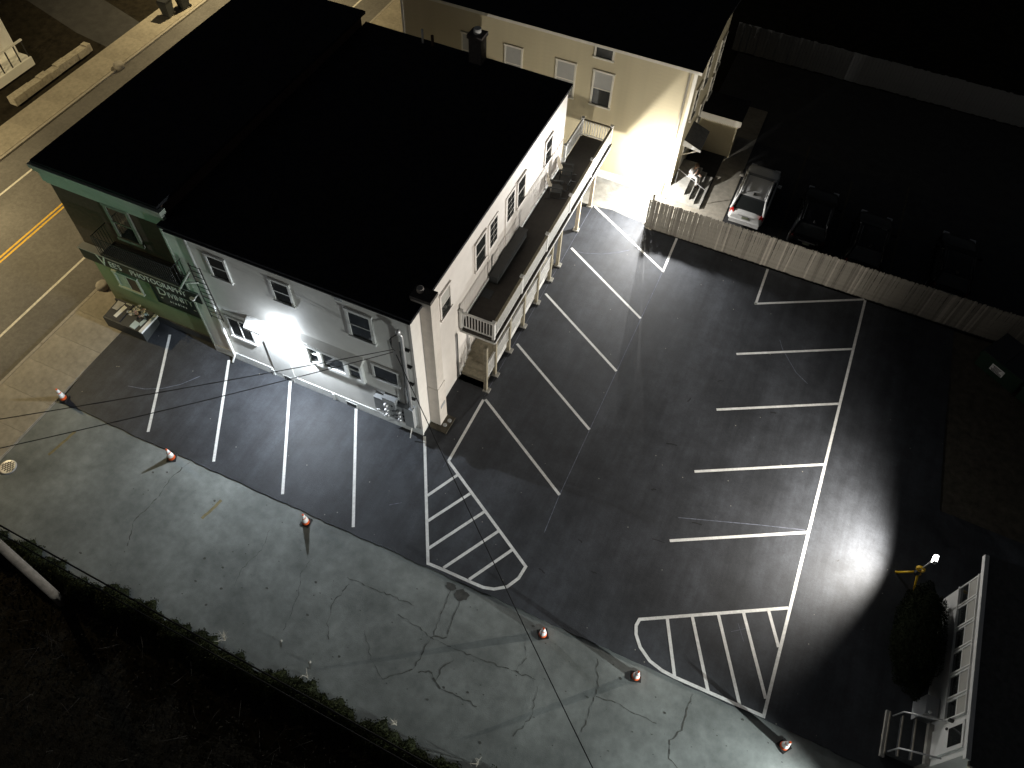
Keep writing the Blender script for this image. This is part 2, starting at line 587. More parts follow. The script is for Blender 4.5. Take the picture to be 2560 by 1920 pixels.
# lot of fresh asphalt, a raised mat with a slightly ragged front edge
front = []
x = -14.45
while x < 40:
    front.append((x, -5.03 + random.uniform(-0.03, 0.03) + 0.012 * math.sin(x * 1.3)))
    x += random.uniform(0.12, 0.4)
lot = MB()
pts = front + [(40, 5.0), (20.15, 5.6), (19.95, 9.0), (19.7, 15.55), (4.5, 15.6), (4.2, 15.98), (3.3, 16.02), (2.5, 16.16), (1.5, 15.98), (0, 16.0), (-12, 15.5), (-14.95, 12), (-14.9, -1.0)]
lot.prism(pts, -0.2, 0.0)
lot = lot.build('parking_lot', M['asphalt'], None, 'structure')
MB().box((-2.0, 15.95, -0.2), (4.7, 18.3, -0.012)).build('apron', M['apron'], None, 'structure')
MB().poly([(19.6, -4.6, -0.02), (60, -4.6, -0.02), (60, 15.5, -0.02), (19.6, 15.5, -0.02)]).build('side_yard', M['yard'], None, 'structure')
MB().box((4.75, 15.80, -0.3), (60, 33.2, -0.03)).build('back_lot', M['backlot'], None, 'structure')

# ------------------------------------------------------------------ painted markings on the lot
LW = 0.115
ZP = 0.005
def line(pts, w=LW, name='stall_line', m='paint', z=ZP):
    return MB().ribbon(pts, w, z).build(name, M[m], lot)
for i in range(5):
    y0 = 15.99 - 3.33 * i
    y1 = 13.18 - 3.34 * i
    line([(1.58, y0), (6.17, y1)])
line([(1.51, 2.62), (1.51, -0.68)], name='boundary_line')
for i in range(5):
    y0 = 13.05 - 3.31 * i
    y1 = 15.66 - 3.303 * i
    line([(10.78 - 0.01 * i, y0), (15.53, y1 - 0.03)])
line([(6.20, 13.10), (6.14, 15.62)], name='boundary_line')
line([(10.84, 13.04), (10.83, 15.55)], name='boundary_line')
line([(15.575, 15.60), (15.55, -4.98)], name='boundary_line')
for (a, b) in (((-10.22, -4.68), (-12.64, -0.22)), ((-6.98, -4.69), (-9.45, -0.26)), ((-3.69, -4.75), (-6.42, -0.07)), ((-0.48, -4.79), (-3.15, -0.09))):
    line([a, b])
isl1 = [(0.09, -0.06), (2.78, -4.88), (3.38, -4.86), (4.44, -4.86), (5.04, -4.85), (5.43, -4.74), (5.83, -4.46), (6.08, -3.98), (6.14, -3.46), (1.51, -0.68)]
line(isl1, name='island_outline')
for a, b in (((1.46, -2.41), (2.13, -1.08)), ((1.98, -3.36), (2.94, -1.62)), ((2.52, -4.35), (3.79, -2.08)), ((3.38, -4.80), (4.62, -2.6)), ((4.44, -4.80), (5.41, -3.07))):
    line([a, b], name='hatch_line', z=0.006)
isl2 = [(15.5, -0.87), (10.66, -3.56), (10.62, -3.82), (10.72, -4.12), (11.0, -4.49), (11.46, -4.80), (11.95, -4.93), (12.41, -4.96), (15.55, -4.93)]
line(isl2, name='island_outline', z=0.007)
for a, b in (((11.54, -3.06), (12.41, -4.94)), ((12.35, -2.62), (13.6, -4.92)), ((13.19, -2.14), (14.72, -4.92)), ((14.01, -1.69), (15.48, -4.34)), ((14.84, -1.24), (15.49, -2.43))):
    line([a, b], name='hatch_line', z=0.006)
# chalk guide lines and arcs
for pts, w in (([(1.47, 2.8), (1.46, 16.0)], 0.02), ([(1.47, 2.6), (1.44, -1.0)], 0.016), ([(6.19, 13.0), (6.17, -0.3), (6.24, -1.9)], 0.03), ([(10.75, 0.88), (13.81, 1.95), (15.41, 2.47)], 0.03),
               ([(-12.47, -3.22), (-11.73, -3.04), (-11.07, -2.69), (-10.52, -2.2), (-10.04, -1.5)], 0.03), ([(12.38, 11.4), (12.6, 10.95), (12.94, 10.52), (13.47, 9.87), (14.06, 9.49)], 0.022),
               ([(1.75, 12.52), (2.3, 12.62), (3.1, 12.93), (3.8, 13.4), (4.25, 13.8)], 0.022), ([(-11.9, -1.6), (-12.15, -1.15)], 0.03), ([(0.3, -3.4), (0.7, -3.1)], 0.025),
               ([(13.8, -2.6), (14.35, -2.2)], 0.014), ([(13.95, -2.2), (14.3, -2.75)], 0.014)):
    line(pts, w, 'chalk_line', 'chalk', 0.004)

# faint seams and tyre scuffs
def wander(a, b, amp, n):
    a = Vector(a); b = Vector(b)
    d = (b - a); nn = Vector((-d.y, d.x)).normalized()
    return [tuple(a + d * (i / n) + nn * (random.uniform(-amp, amp) if 0 < i < n else 0)) for i in range(n + 1)]

M['scuff'] = mat('tyre_scuff', (0.014, 0.014, 0.015), rough=0.7, var=0.4, scale=6)
for (x, y, l_, a_) in ((9.3, 3.9, 0.45, 0.2), (9.5, 6.3, 0.25, 1.3), (9.4, 1.6, 0.2, 0.4), (10.1, -0.4, 0.5, 0.1), (11.3, 0.9, 0.4, 0.2), (8.4, -2.6, 0.25, 0.0), (7.7, -1.7, 0.2, 2.6), (10.4, 7.9, 0.3, 0.5), (12.9, 7.3, 0.25, 0.2), (6.9, -3.4, 0.3, 2.9), (16.8, 1.7, 0.12, 1.0)):
    MB().ribbon(wander((x, y), (x + l_ * math.cos(a_), y + l_ * math.sin(a_)), 0.03, 4), random.uniform(0.03, 0.07), 0.0035).build('scuff', M['scuff'], lot)
# cracks in the old driveway: thin dark ribbons broken into short wandering runs
cr = MB()
def crack(pts, w=0.03, amp=0.045):
    P = []
    for a, b in zip(pts, pts[1:]):
        n = max(2, int((Vector(b) - Vector(a)).length / 0.12))
        P += wander(a, b, amp, n)[:-1]
    P.append(pts[-1])
    for a, b in zip(P, P[1:]):
        cr.ribbon([a, b], w * random.choice((0.25, 0.5, 0.6, 0.9, 1.1)), -0.031)
crack([(0.33, -6.58), (1.3, -6.57), (2.23, -6.52), (3.08, -6.5)])
crack([(4.42, -5.08), (4.5, -5.71), (4.57, -6.51), (4.64, -7.02), (4.13, -7.25), (4.13, -7.78), (4.11, -8.35), (3.88, -8.67)], 0.04)
crack([(4.0, -5.2), (4.05, -6.0), (4.2, -7.25)], 0.03)
crack([(2.69, -7.01), (3.49, -7.1), (4.13, -7.25), (5.05, -7.27), (6.17, -7.19), (7.21, -7.1), (8.07, -7.03)], 0.03)
crack([(5.22, -7.63), (4.93, -8.1), (4.96, -8.51), (5.39, -8.65), (5.98, -8.62), (6.61, -8.66)], 0.055, 0.06)
crack([(4.3, -8.5), (4.6, -8.3), (4.96, -8.51)], 0.06, 0.06)
crack([(0.54, -6.77), (0.37, -7.61), (0.55, -8.36), (0.93, -8.81)], 0.035)
crack([(9.77, -5.49), (9.9, -5.91), (10.12, -6.33), (10.1, -6.74), (10.14, -7.39), (10.12, -7.94)], 0.035)
crack([(13.17, -5.22), (13.11, -5.59), (13.14, -6.07), (13.16, -6.5), (12.86, -6.96)], 0.05)
crack([(12.86, -6.96), (13.0, -7.5), (13.5, -7.7), (13.9, -7.65)], 0.04)
crack([(10.16, -6.68), (10.55, -6.64), (11.11, -6.61), (11.69, -6.63), (12.31, -6.64)], 0.03)
crack([(-7.82, -5.07), (-8.07, -5.97), (-7.99, -6.95), (-8.15, -8.08), (-7.71, -8.97)], 0.04, 0.03)
crack([(-3.3, -6.2), (-3.1, -7.0), (-3.35, -7.9), (-3.2, -8.6)], 0.018)
crack([(-1.2, -6.5), (-1.3, -7.2), (-0.9, -7.9), (-0.7, -9.2)], 0.018)
crack([(1.9, -8.0), (2.6, -8.8), (3.3, -9.2), (3.88, -8.67)], 0.02)
crack([(7.2, -5.9), (7.5, -6.5), (7.3, -7.1)], 0.02)
crack([(8.2, -7.2), (8.4, -8.2), (8.1, -9.0)], 0.02)
cr.build('crack', M['crack'], dr, 'stuff')
pt = MB()
for i in range(150):
    x = random.uniform(-10, 17); y = random.uniform(-10, -5.3)
    r = random.choice((0.015, 0.02, 0.03, 0.03, 0.06))
    n = 7
    pt.poly([(x + r * random.uniform(0.6, 1.3) * math.cos(2 * math.pi * k / n), y + r * random.uniform(0.4, 0.9) * math.sin(2 * math.pi * k / n), -0.0305) for k in range(n)])
pt.build('pit', M['crack'], dr, 'stuff')
M['stain'] = mat('damp_stain', (0.06, 0.06, 0.055), rough=0.6, var=0.35, scale=5)
for cx, cy, r in ((4.45, -5.42, 0.26), (3.95, -5.3, 0.2)):
    MB().poly([(cx + r * random.uniform(0.75, 1.2) * math.cos(a * 0.45), cy + r * random.uniform(0.6, 1.0) * math.sin(a * 0.45), -0.0300) for a in range(14)]).build('stain', M['stain'], dr)
# rust-yellow spray marks on the old pavement
M['rust'] = mat('faded_yellow_mark', (0.22, 0.185, 0.10), rough=0.95, var=0.3, scale=6)
for a, b in (((-5.7, -5.95), (-5.9, -6.9)), ((-12.9, -5.9), (-13.1, -7.2))):
    MB().ribbon(wander(a, b, 0.03, 6), 0.12, -0.0308).build('spray_mark', M['rust'], dr)

# storm drain: round slotted grate in the pavement corner
gt = MB()
n = 28
gt.lathe((0, 0, 0), [(0.33, 0), (0.33, 0.018), (0.27, 0.018)], n)
gt = gt.build('storm_drain', M['galv'], None)
tag(gt, 'round slotted storm drain grate in the concrete at left edge of driveway', 'drain')
gt.location = (-14.12, -8.3, -0.034)
slot = MB().box((-0.022, -0.055, 0), (0.022, 0.055, 0.004)).mesh('slot', M['rubber'])
for i in range(-4, 5):
    for j in (-1, 0, 1):
        px = i * 0.062
        py = j * 0.14 + (0.07 if i % 2 else 0)
        if px * px + py * py < 0.065:
            inst('slot', slot, gt, (px, py, 0.0165))

# low round concrete stumps at the kerbs
def stump(loc, label):
    o = MB().lathe((0, 0, 0), [(0.30, -0.12), (0.30, 0.16), (0.27, 0.22), (0.12, 0.24)], 20).build('kerb_stump', M['kerb'])
    o.location = loc
    tag(o, label, 'bollard')
stump((-17.18, 0.75, 0), 'round pale concrete stump at the kerb beside the shop corner')
stump((-28.15, 14.8, 0), 'round pale concrete stump at the far kerb across the street')

# ------------------------------------------------------------------ main corner building
HB = 7.5
B = thing('corner_building', 'two-storey white clapboard building with flat black roof and brick shop front', 'building')
MB().box((-10.25, 0.0, 0.0), (0.0, 14.45, 7.42)).build('wall', M['siding'], B)
MB().box((-15.8, 0.30, 0.0), (-10.26, 14.4, 8.10)).build('brick_wall', M['brick'], B)
# roof slab with a thin dark rim; its edge runs out over the walls
rf = MB()
rf.prism([(-10.25, -0.12), (0.14, -0.12), (0.14, 14.6), (-10.25, 14.75)], 7.43, 7.56)
rf.prism([(-15.9, 0.12), (-10.15, 0.12), (-10.05, 14.5), (-15.9, 14.5)], 8.12, 8.25)
rf.build('roof', M['roof'], B)
lap_rows(B, (-10.25, -0.001), (1, 0, 0), (0, -1, 0), 10.23, 0.46, 7.42, 0.13, M['siding'], t=0.013)
lap_rows(B, (0.001, 0.02), (0, 1, 0), (1, 0, 0), 14.4, 0.30, 7.42, 0.135, M['siding_side'], t=0.008)
MB().box((-10.25, -0.05, -0.05), (0.03, 0.02, 0.45)).build('foundation', M['found'], B)
MB().box((-0.06, -0.035, 0.45), (0.035, 0.07, 7.42)).build('corner_board', M['siding_side'], B)
MB().box((-10.30, -0.035, 0.45), (-10.22, 0.31, 7.42)).build('corner_board', M['green_lit_trim'], B)
for x in (-6.45, -3.35):
    f = MB().box((x - 0.28, -0.07, 0.02), (x + 0.28, -0.045, 0.30)).build('basement_window', M['trim'], B)
    MB().box((x - 0.23, -0.076, 0.05), (x + 0.23, -0.066, 0.26)).build('pane', M['glass'], f)
for x in (-7.2, -4.2):
    MB().box((x - 0.05, -0.10, 0.02), (x + 0.05, -0.045, 0.42)).build('foundation_pier', M['found'], B)
# facade windows
FU, FN = (1, 0, 0), (0, -1, 0)
window(B, (-8.42, -0.012, 5.66), FU, FN, 0.72, 1.12, M['trim'], out=0.06)
window(B, (-5.66, -0.012, 5.68), FU, FN, 0.70, 1.08, M['trim'], out=0.06)
window(B, (-2.48, -0.012, 5.32), FU, FN, 0.84, 1.38, M['trim'], casing=0.12, out=0.07, upper=M['glass'])
window(B, (-1.82, -0.012, 3.12), FU, FN, 1.0, 0.80, M['trim'], split=None, out=0.07)
window(B, (-8.72, -0.012, 1.9), FU, FN, 1.05, 1.22, M['trim'], split='v', out=0.05)
# entrance under a sloping white awning, flood light above it
MB(frame_X((-7.1, -0.012, 0.3), FU, FN)).box((0, -0.01, 0), (1.0, 0.05, 2.1)).build('door', M['trim'], B)
aw = MB()
aw.hexa([(-7.55, -0.42, 3.36), (-6.75, -0.42, 3.36), (-6.75, 0.0, 3.46), (-7.55, 0.0, 3.46), (-7.55, -0.42, 3.48), (-6.75, -0.42, 3.48), (-6.75, 0.0, 3.80), (-7.55, 0.0, 3.80)])
aw = aw.build('awning', M['trim'], B)
# triple window bay with a small dark roof
bx0, bx1, by = -4.95, -2.35, -0.17
bay = MB().box((bx0, by + 0.03, 2.35), (bx1, -0.002, 2.52)).box((bx0, by + 0.03, 3.55), (bx1, -0.002, 3.72))
bay.box((bx0 + 0.02, by + 0.12, 2.52), (bx1 - 0.02, -0.002, 3.55))
bay = bay.build('bay_window', M['trim'], B)
for a, b in ((bx0, bx0 + 0.12), (-4.36, -4.20), (-3.18, -3.02), (bx1 - 0.12, bx1)):
    MB().box((a, by, 2.50), (b, by + 0.13, 3.57)).build('mullion', M['trim'], bay)
for a, b in ((bx0 + 0.12, -4.36), (-4.20, -3.18), (-3.02, bx1 - 0.12)):
    MB().box((a, by + 0.09, 2.53), (b, by + 0.118, 3.54)).build('pane', M['glass'], bay)
for a, b in ((bx0 + 0.12, -4.36), (-3.02, bx1 - 0.12)):
    MB().box((a, by + 0.05, 3.0), (b, by + 0.10, 3.06)).build('meeting_rail', M['trim'], bay)
MB().hexa([(bx0 - 0.1, by - 0.12, 3.72), (bx1 + 0.1, by - 0.12, 3.72), (bx1 + 0.1, 0, 3.74), (bx0 - 0.1, 0, 3.74), (bx0 - 0.1, by - 0.12, 3.80), (bx1 + 0.1, by - 0.12, 3.80), (bx1 + 0.1, 0, 4.02), (bx0 - 0.1, 0, 4.02)]).build('bay_roof', M['siding'], B)
MB().box((bx0 - 0.1, by - 0.145, 3.66), (bx1 + 0.1, by - 0.12, 3.81)).build('bay_fascia', M['trim'], B)
MB().box((-2.95, -0.05, 7.05), (-2.65, -0.012, 7.2)).build('vent', M['boxgrey'], B)
# gutter line and downspouts
MB().box((-10.0, -0.16, 7.36), (0.1, -0.06, 7.43)).build('gutter', M['roof'], B)
MB().box((0.045, 0.0, 7.36), (0.11, 14.5, 7.43)).build('rake_board', M['trim'], B)
MB().tube([(-9.15, -0.09, 7.4), (-9.15, -0.09, 0.35), (-9.15, -0.35, 0.12)], 0.05, 8).build('downspout', M['trim'], B)
# right wall windows and doors (over the balcony)
RU, RN = (0, 1, 0), (1, 0, 0)
for y0, w, z0, h in ((2.12, 0.70, 5.2, 1.24), (5.04, 0.84, 5.0, 1.38), (9.06, 0.72, 5.0, 1.32), (12.08, 0.68, 5.0, 1.2)):
    window(B, (0.012, y0, z0), RU, RN, w, h, M['siding_side'], out=0.05, upper=M['curtain'] if y0 < 3 else None)
for y0 in (6.28, 7.95):
    d = MB(frame_X((0.012, y0, 3.28), RU, RN)).box((-0.08, -0.01, 0), (0.86, 0.03, 3.1)).build('balcony_door', M['siding_side'], B)
    X = frame_X((0.012, y0, 3.28), RU, RN)
    for i in range(2):
        for j in range(4):
            MB(X).box((0.08 + i * 0.34, 0.02, 1.75 + j * 0.32), (0.38 + i * 0.34, 0.042, 2.02 + j * 0.32)).build('pane', M['glass'], d)
window(B, (0.012, 8.2, 1.25), RU, RN, 0.8, 1.3, M['siding_side'], out=0.05)
d = MB(frame_X((0.012, 6.0, 0.78), RU, RN)).box((0, -0.01, 0), (0.95, 0.035, 2.05)).build('porch_door', M['siding_side'], B)
MB().tube([(0.07, 3.18, 3.1), (0.07, 3.18, 0.1)], 0.03, 6).build('drain_pipe', M['boxgrey'], B)
# parged chimney against the right wall
ch = MB()
ch.box((-0.3, 0.68, 2.6), (0.46, 1.20, 7.70)).box((0.0, 0.66, 0.0), (0.48, 1.24, 2.62))
ch = ch.build('chimney', M['chimney'], B)
MB().box((-0.32, 0.66, 7.68), (0.48, 1.22, 7.82)).build('chimney_cap', M['chimney_brick'], ch)
MB().lathe((-0.08, 1.0, 7.82), [(0.13, 0), (0.12, 0.16), (0.09, 0.16)], 12).build('flue', M['chimney'], ch)
MB().box((0.475, 0.78, 1.18), (0.492, 1.12, 1.36)).build('vent', M['boxgrey'], ch)
# roof furniture
rc = MB().box((-4.6, 14.0, 7.4), (-4.0, 14.55, 8.75)).build('roof_chimney', M['chimney_brick'], B)
MB().box((-4.66, 13.94, 8.7), (-3.94, 14.61, 8.86)).build('cap', M['chimney_brick'], rc)
MB().lathe((-4.3, 14.28, 8.86), [(0.17, 0), (0.17, 0.22), (0.14, 0.22)], 12).build('flue', M['trim'], rc)
MB().tube([(-6.9, 2.3, 7.5), (-6.9, 2.3, 7.95)], 0.05, 8).build('vent_pipe', M['roof'], B)
MB().tube([(-7.1, 14.4, 7.4), (-7.1, 14.4, 8.2)], 0.05, 8).build('vent_pipe', M['trim'], B)
MB().tube([(-6.6, 14.4, 7.4), (-6.6, 14.4, 8.05)], 0.07, 8).build('vent_pipe', M['brick'], B)
# brick shop front: cornice, upper door-window, sage ground floor
cn = MB()
cn.box((-15.86, 0.22, 7.12), (-10.20, 0.30, 7.25)).box((-15.90, 0.16, 7.25), (-10.12, 0.30, 7.78)).box((-15.98, 0.06, 7.78), (-10.04, 0.30, 7.94)).box((-16.02, 0.0, 7.94), (-9.98, 0.30, 8.118))
cn.build('cornice', M['green_lit_trim'], B)
MB().box((-15.84, 0.24, 0.42), (-10.31, 0.299, 3.4)).build('storefront_wall', M['sage'], B)
MB().box((-15.86, 0.18, -0.1), (-10.31, 0.296, 0.42)).build('plinth', M['base_dark'], B)
window(B, (-13.15, 0.288, 5.38), FU, FN, 0.92, 1.62, M['sage_dull'], casing=0.14, out=0.06)
wf = window(B, (-14.80, 0.236, 1.82), FU, FN, 1.12, 0.86, M['green_lit_trim'], split='v', out=0.06, lower=M['green_lit_glass'], upper=M['brick'])

# ------------------------------------------------------------------ shop signs
sg = thing('fascia_sign', "long dark green fascia sign reading VEE'S PHOTOGRAPHY over the shop window", 'sign', (-15.82, -0.06, 3.32))
MB().box((0, 0.0, 0), (6.0, 0.34, 0.62)).build('sign_box', M['signgreen'], sg)
MB().box((-0.02, -0.02, 0.60), (6.02, 0.34, 0.635)).build('top_trim', M['boxgrey'], sg)
TX = Matrix(((1, 0, 0, 0), (0, 0, -1, 0), (0, 1, 0, 0), (0, 0, 0, 1)))
text('letter_v', 'V', 0.90, M['letter'], sg, Matrix.Translation((0.85, -0.006, 0.03)) @ TX, 0.006, sx=0.95)
text('lettering', "EE'S", 0.46, M['letter'], sg, Matrix.Translation((1.42, -0.006, 0.12)) @ TX, 0.006, sx=0.85)
text('lettering', "PHOTOGRAPHY", 0.46, M['letter'], sg, Matrix.Translation((2.50, -0.006, 0.12)) @ TX, 0.006, sx=0.83)
dv = thing('wall_sign', 'dark green framed wall sign reading DIVINITY right of the shop window', 'sign', (-12.78, 0.19, 1.80))
MB().box((0, 0.0, 0), (2.2, 0.047, 1.45)).build('panel', M['signgreen'], dv)
fr = MB().box((-0.05, -0.03, -0.05), (2.25, 0.045, 0.0)).box((-0.05, -0.03, 0), (0.0, 0.045, 1.45)).box((2.2, -0.03, 0), (2.25, 0.045, 1.45))
fr.build('frame', M['green_plastic'], dv)
text('letter_d', 'D', 0.66, M['letter'], dv, Matrix.Translation((0.22, -0.006, 0.62)) @ TX, 0.006)
text('lettering', 'IVINITY', 0.50, M['letter'], dv, Matrix.Translation((0.74, -0.006, 0.62)) @ TX, 0.006, sx=0.78)
text('small_lettering', 's t u d i o s', 0.24, M['letter'], dv, Matrix.Translation((0.70, -0.006, 0.26)) @ TX, 0.004, sx=0.8)
for x in (0.25, 1.95):
    MB().box((x, -0.012, 0.36), (x + 0.12, 0, 0.39)).build('dash', M['letter'], dv)
# small spot lamps at the right end of the fascia sign
sp = thing('sign_lamp', 'small white twin lamp at the right end of the fascia sign', 'lamp', (-9.82, -0.1, 3.9))
MB().tube([(0, 0.08, 0), (0.05, -0.25, 0.06)], 0.03, 8).build('arm', M['trim'], sp)
MB().lathe((0.06, -0.28, 0.02), [(0.03, 0), (0.08, 0.05), (0.08, 0.12)], 10).build('lamp_head', M['trim'], sp)
MB().lathe((-0.16, -0.18, -0.12), [(0.03, 0), (0.07, 0.05), (0.07, 0.1)], 10).build('lamp_head', M['trim'], sp)

# ------------------------------------------------------------------ fire escape over the signs
fe = thing('fire_escape', 'black iron fire escape platform with railing and drop ladder over the shop signs', 'fire escape')
px0, px1, py0, py1, pz = -13.75, -9.95, -0.55, 0.28, 4.86
fm = MB().box((px0, py0, pz - 0.06), (px1, py0 + 0.05, pz + 0.03)).box((px0, py1 - 0.05, pz - 0.06), (px1, py1, pz + 0.03))
fm.box((px0, py0 + 0.05, pz - 0.06), (px0 + 0.05, py1 - 0.05, pz + 0.03)).box((px1 - 0.05, py0 + 0.05, pz - 0.06), (px1, py1 - 0.05, pz + 0.03))
fm.build('platform_frame', M['iron'], fe)
sm = MB().box((0, 0, 0), (0.045, py1 - py0 - 0.1, 0.03)).mesh('slat', M['iron'])
k = 0
while px0 + 0.06 + k * 0.075 < px1 - 0.1:
    inst('slat', sm, fe, (px0 + 0.06 + k * 0.075, py0 + 0.05, pz - 0.02))
    k += 1
rl = MB().tube([(px0, py1, pz + 1.0), (px0, py0, pz + 1.0), (px1, py0, pz + 1.0), (px1, py1, pz + 1.0)], 0.02, 6)
rl.tube([(px0, py0, pz + 0.12), (px1, py0, pz + 0.12)], 0.015, 6)
rl.build('rail', M['iron'], fe)
bm_ = MB().box((-0.009, -0.009, 0), (0.009, 0.009, 1.0)).mesh('baluster', M['iron'])
k = 0
while px0 + 0.12 * k < px1 + 0.01:
    inst('baluster', bm_, fe, (px0 + 0.12 * k, py0, pz))
    k += 1
for k in range(1, 7):
    inst('baluster', bm_, fe, (px0, py0 + 0.12 * k, pz))
    inst('baluster', bm_, fe, (px1, py0 + 0.12 * k, pz))
MB().tube([(-9.98, -0.56, 4.7), (-9.55, -0.12, 5.5)], 0.05, 6).tube([(-9.85, -0.42, 4.95), (-9.35, -0.1, 4.9)], 0.04, 6).build('bracket', M['green_lit_trim'], fe)
ld = MB().tube([(-9.42, -0.16, 6.0), (-9.44, -0.16, 2.85)], 0.02, 6).tube([(-8.93, -0.16, 5.95), (-8.86, -0.16, 2.85)], 0.02, 6).build('ladder_rails', M['iron'], fe)
for k in range(11):
    z = 2.95 + k * 0.295
    MB().tube([(-9.43, -0.16, z), (-8.88, -0.16, z)], 0.014, 6).build('rung', M['iron'], fe)

# ------------------------------------------------------------------ planter, prints and flowers on the corner
pb = MB()
pb.hexa([(-15.42, -0.98, 0), (-13.28, -0.98, 0), (-13.45, 0.12, 0), (-15.42, 0.12, 0), (-15.42, -0.98, 0.62), (-13.28, -0.98, 0.62), (-13.45, 0.12, 0.72), (-15.42, 0.12, 0.72)])
pb = pb.build('planter_box', M['planter'])
tag(pb, 'low dark box planter on the corner of the shop front pavement', 'planter')
MB().box((-13.42, -1.0, 0.60), (-13.26, 0.10, 0.70)).build('edge_strip', M['trim'], pb)
pn = thing('photo_board', 'dark display board with grey photo prints lying on the planter', 'display board')
def on_top(x, y):
    return 0.62 + (y + 0.98) / 1.1 * 0.1
MB().hexa([(-15.38, -0.9, 0.632), (-14.55, -0.9, 0.632), (-14.55, 0.08, 0.721), (-15.38, 0.08, 0.721), (-15.38, -0.9, 0.655), (-14.55, -0.9, 0.655), (-14.55, 0.08, 0.745), (-15.38, 0.08, 0.745)]).build('panel', M['print_dark'], pn)
def tilt_quad(pts, m, up, parent, name='print'):
    v = [(x, y, on_top(x, y) + up) for x, y in pts]
    v2 = [(x, y, z + 0.006) for x, y, z in v]
    MB().hexa(v + v2).build(name, m, parent)
tilt_quad([(-15.33, -0.45), (-15.05, -0.45), (-14.95, 0.0), (-15.33, 0.0)], M['print_grey'], 0.034, pn)
tilt_quad([(-15.0, -0.75), (-14.82, -0.78), (-14.72, -0.15), (-14.92, -0.1)], M['trim'], 0.036, pn)
for k in range(4):
    tilt_quad([(-14.9 + 0.08 * k, -0.02), (-14.86 + 0.08 * k, -0.02), (-14.84 + 0.08 * k, 0.06), (-14.88 + 0.08 * k, 0.06)], M['letter'], 0.036, pn, 'print_bar')
tilt_quad([(-14.02, -0.92), (-13.7, -0.95), (-13.65, -0.6), (-13.98, -0.55)], M['paleblue'], 0.012, pb, 'print')
tilt_quad([(-13.72, -0.65), (-13.55, -0.72), (-13.50, -0.35), (-13.66, -0.3)], M['paleblue'], 0.012, pb, 'print')
fl = thing('flower_bunch', 'bunch of white and pink flowers standing in the dark planter', 'flowers', (-13.95, -0.25, 0.7))
for k in range(26):
    a = random.uniform(0, 6.28); r = random.uniform(0.05, 0.55)
    x, y, z = r * math.cos(a), r * 0.5 * math.sin(a), random.uniform(0.08, 0.4)
    MB().tube([(x * 0.4, y * 0.4, 0), (x, y, z)], 0.006, 4).build('stem', M['leaf'], fl)
    s_ = random.uniform(0.035, 0.075)
    f = MB()
    for q in range(5):
        b = q * 1.257 + a
        f.poly([(x, y, z), (x + s_ * math.cos(b - 0.5), y + s_ * math.sin(b - 0.5), z + s_ * 0.5), (x + s_ * 1.3 * math.cos(b), y + s_ * 1.3 * math.sin(b), z + s_ * 0.35), (x + s_ * math.cos(b + 0.5), y + s_ * math.sin(b + 0.5), z + s_ * 0.5)])
    f.build('blossom', M['pink'] if k % 7 == 0 else M['petal'], fl)
f = MB()
for q in range(14):
    a = random.uniform(0, 6.28); e = random.uniform(-0.3, 1.4)
    c = Vector((0.45 + 0.1 * math.cos(a) * math.cos(e), 0.0 + 0.1 * math.sin(a) * math.cos(e), 0.2 + 0.1 * math.sin(e)))
    f.poly([c + Vector((random.uniform(-.07, .07), random.uniform(-.07, .07), random.uniform(-.05, .05))) for _ in range(4)])
f.build('large_bloom', M['paleblue'], fl)

# ------------------------------------------------------------------ balcony, porch and steps along the right wall
DK = 3.20
BX = 1.55
Y0, Y1 = 3.48, 17.0
bal = thing('wooden_balcony', 'long balcony on posts with white balustrade and porch along the right wall', 'balcony')
MB().box((0.05, Y0, DK - 0.20), (BX + 0.06, Y1, DK - 0.02)).build('deck_frame', M['deck'], bal)
MB().box((0.05, Y0 - 0.06, DK - 0.02), (BX + 0.12, Y1 + 0.06, DK + 0.02)).build('deck_floor', M['deck'], bal)
MB().box((BX + 0.065, Y0, DK - 0.27), (BX + 0.095, Y1, DK - 0.17)).box((0.05, Y0 - 0.03, DK - 0.27), (BX + 0.06, Y0 - 0.003, DK - 0.17)).build('fascia', M['trim'], bal)
MB().box((0.012, Y0, DK + 0.02), (0.05, 14.4, DK + 0.2)).build('ledger_flashing', M['trim'], bal)
RT = DK + 0.98
rt = MB().box((BX - 0.05, Y0, RT - 0.05), (BX + 0.06, Y1, RT)).build('top_rail', M['deckwood'], bal)
MB().box((0.08, Y0 - 0.05, RT - 0.052), (BX - 0.06, Y0 + 0.05, RT - 0.002)).build('top_rail', M['trim'], bal)
MB().box((0.12, Y1 - 0.06, RT - 0.052), (BX - 0.06, Y1 + 0.05, RT - 0.002)).build('top_rail', M['deckwood'], bal)
MB().box((0.0, 14.6, RT - 0.052), (0.08, Y1 - 0.06, RT - 0.002)).build('top_rail', M['trim'], bal)
MB().box((BX - 0.02, Y0, DK + 0.10), (BX + 0.03, Y1, DK + 0.15)).build('bottom_rail', M['trim'], bal)
MB().box((0.1, Y0 - 0.02, DK + 0.10), (BX - 0.02, Y0 + 0.02, DK + 0.15)).build('bottom_rail', M['trim'], bal)
MB().box((0.1, Y1 - 0.02, DK + 0.10), (BX - 0.02, Y1 + 0.02, DK + 0.15)).build('bottom_rail', M['trim'], bal)
MB().box((0.02, 14.6, DK + 0.10), (0.06, Y1, DK + 0.15)).build('bottom_rail', M['trim'], bal)
bl = MB().box((-0.019, -0.019, 0), (0.019, 0.019, RT - 0.05 - DK - 0.12)).mesh('baluster', M['trim'])
y = Y0 + 0.14
while y < Y1 - 0.08:
    inst('baluster', bl, bal, (BX + 0.005, y, DK + 0.12))
    y += 0.132
x = 0.22
while x < BX - 0.06:
    inst('baluster', bl, bal, (x, Y0, DK + 0.12))
    inst('baluster', bl, bal, (x, Y1, DK + 0.12))
    x += 0.128
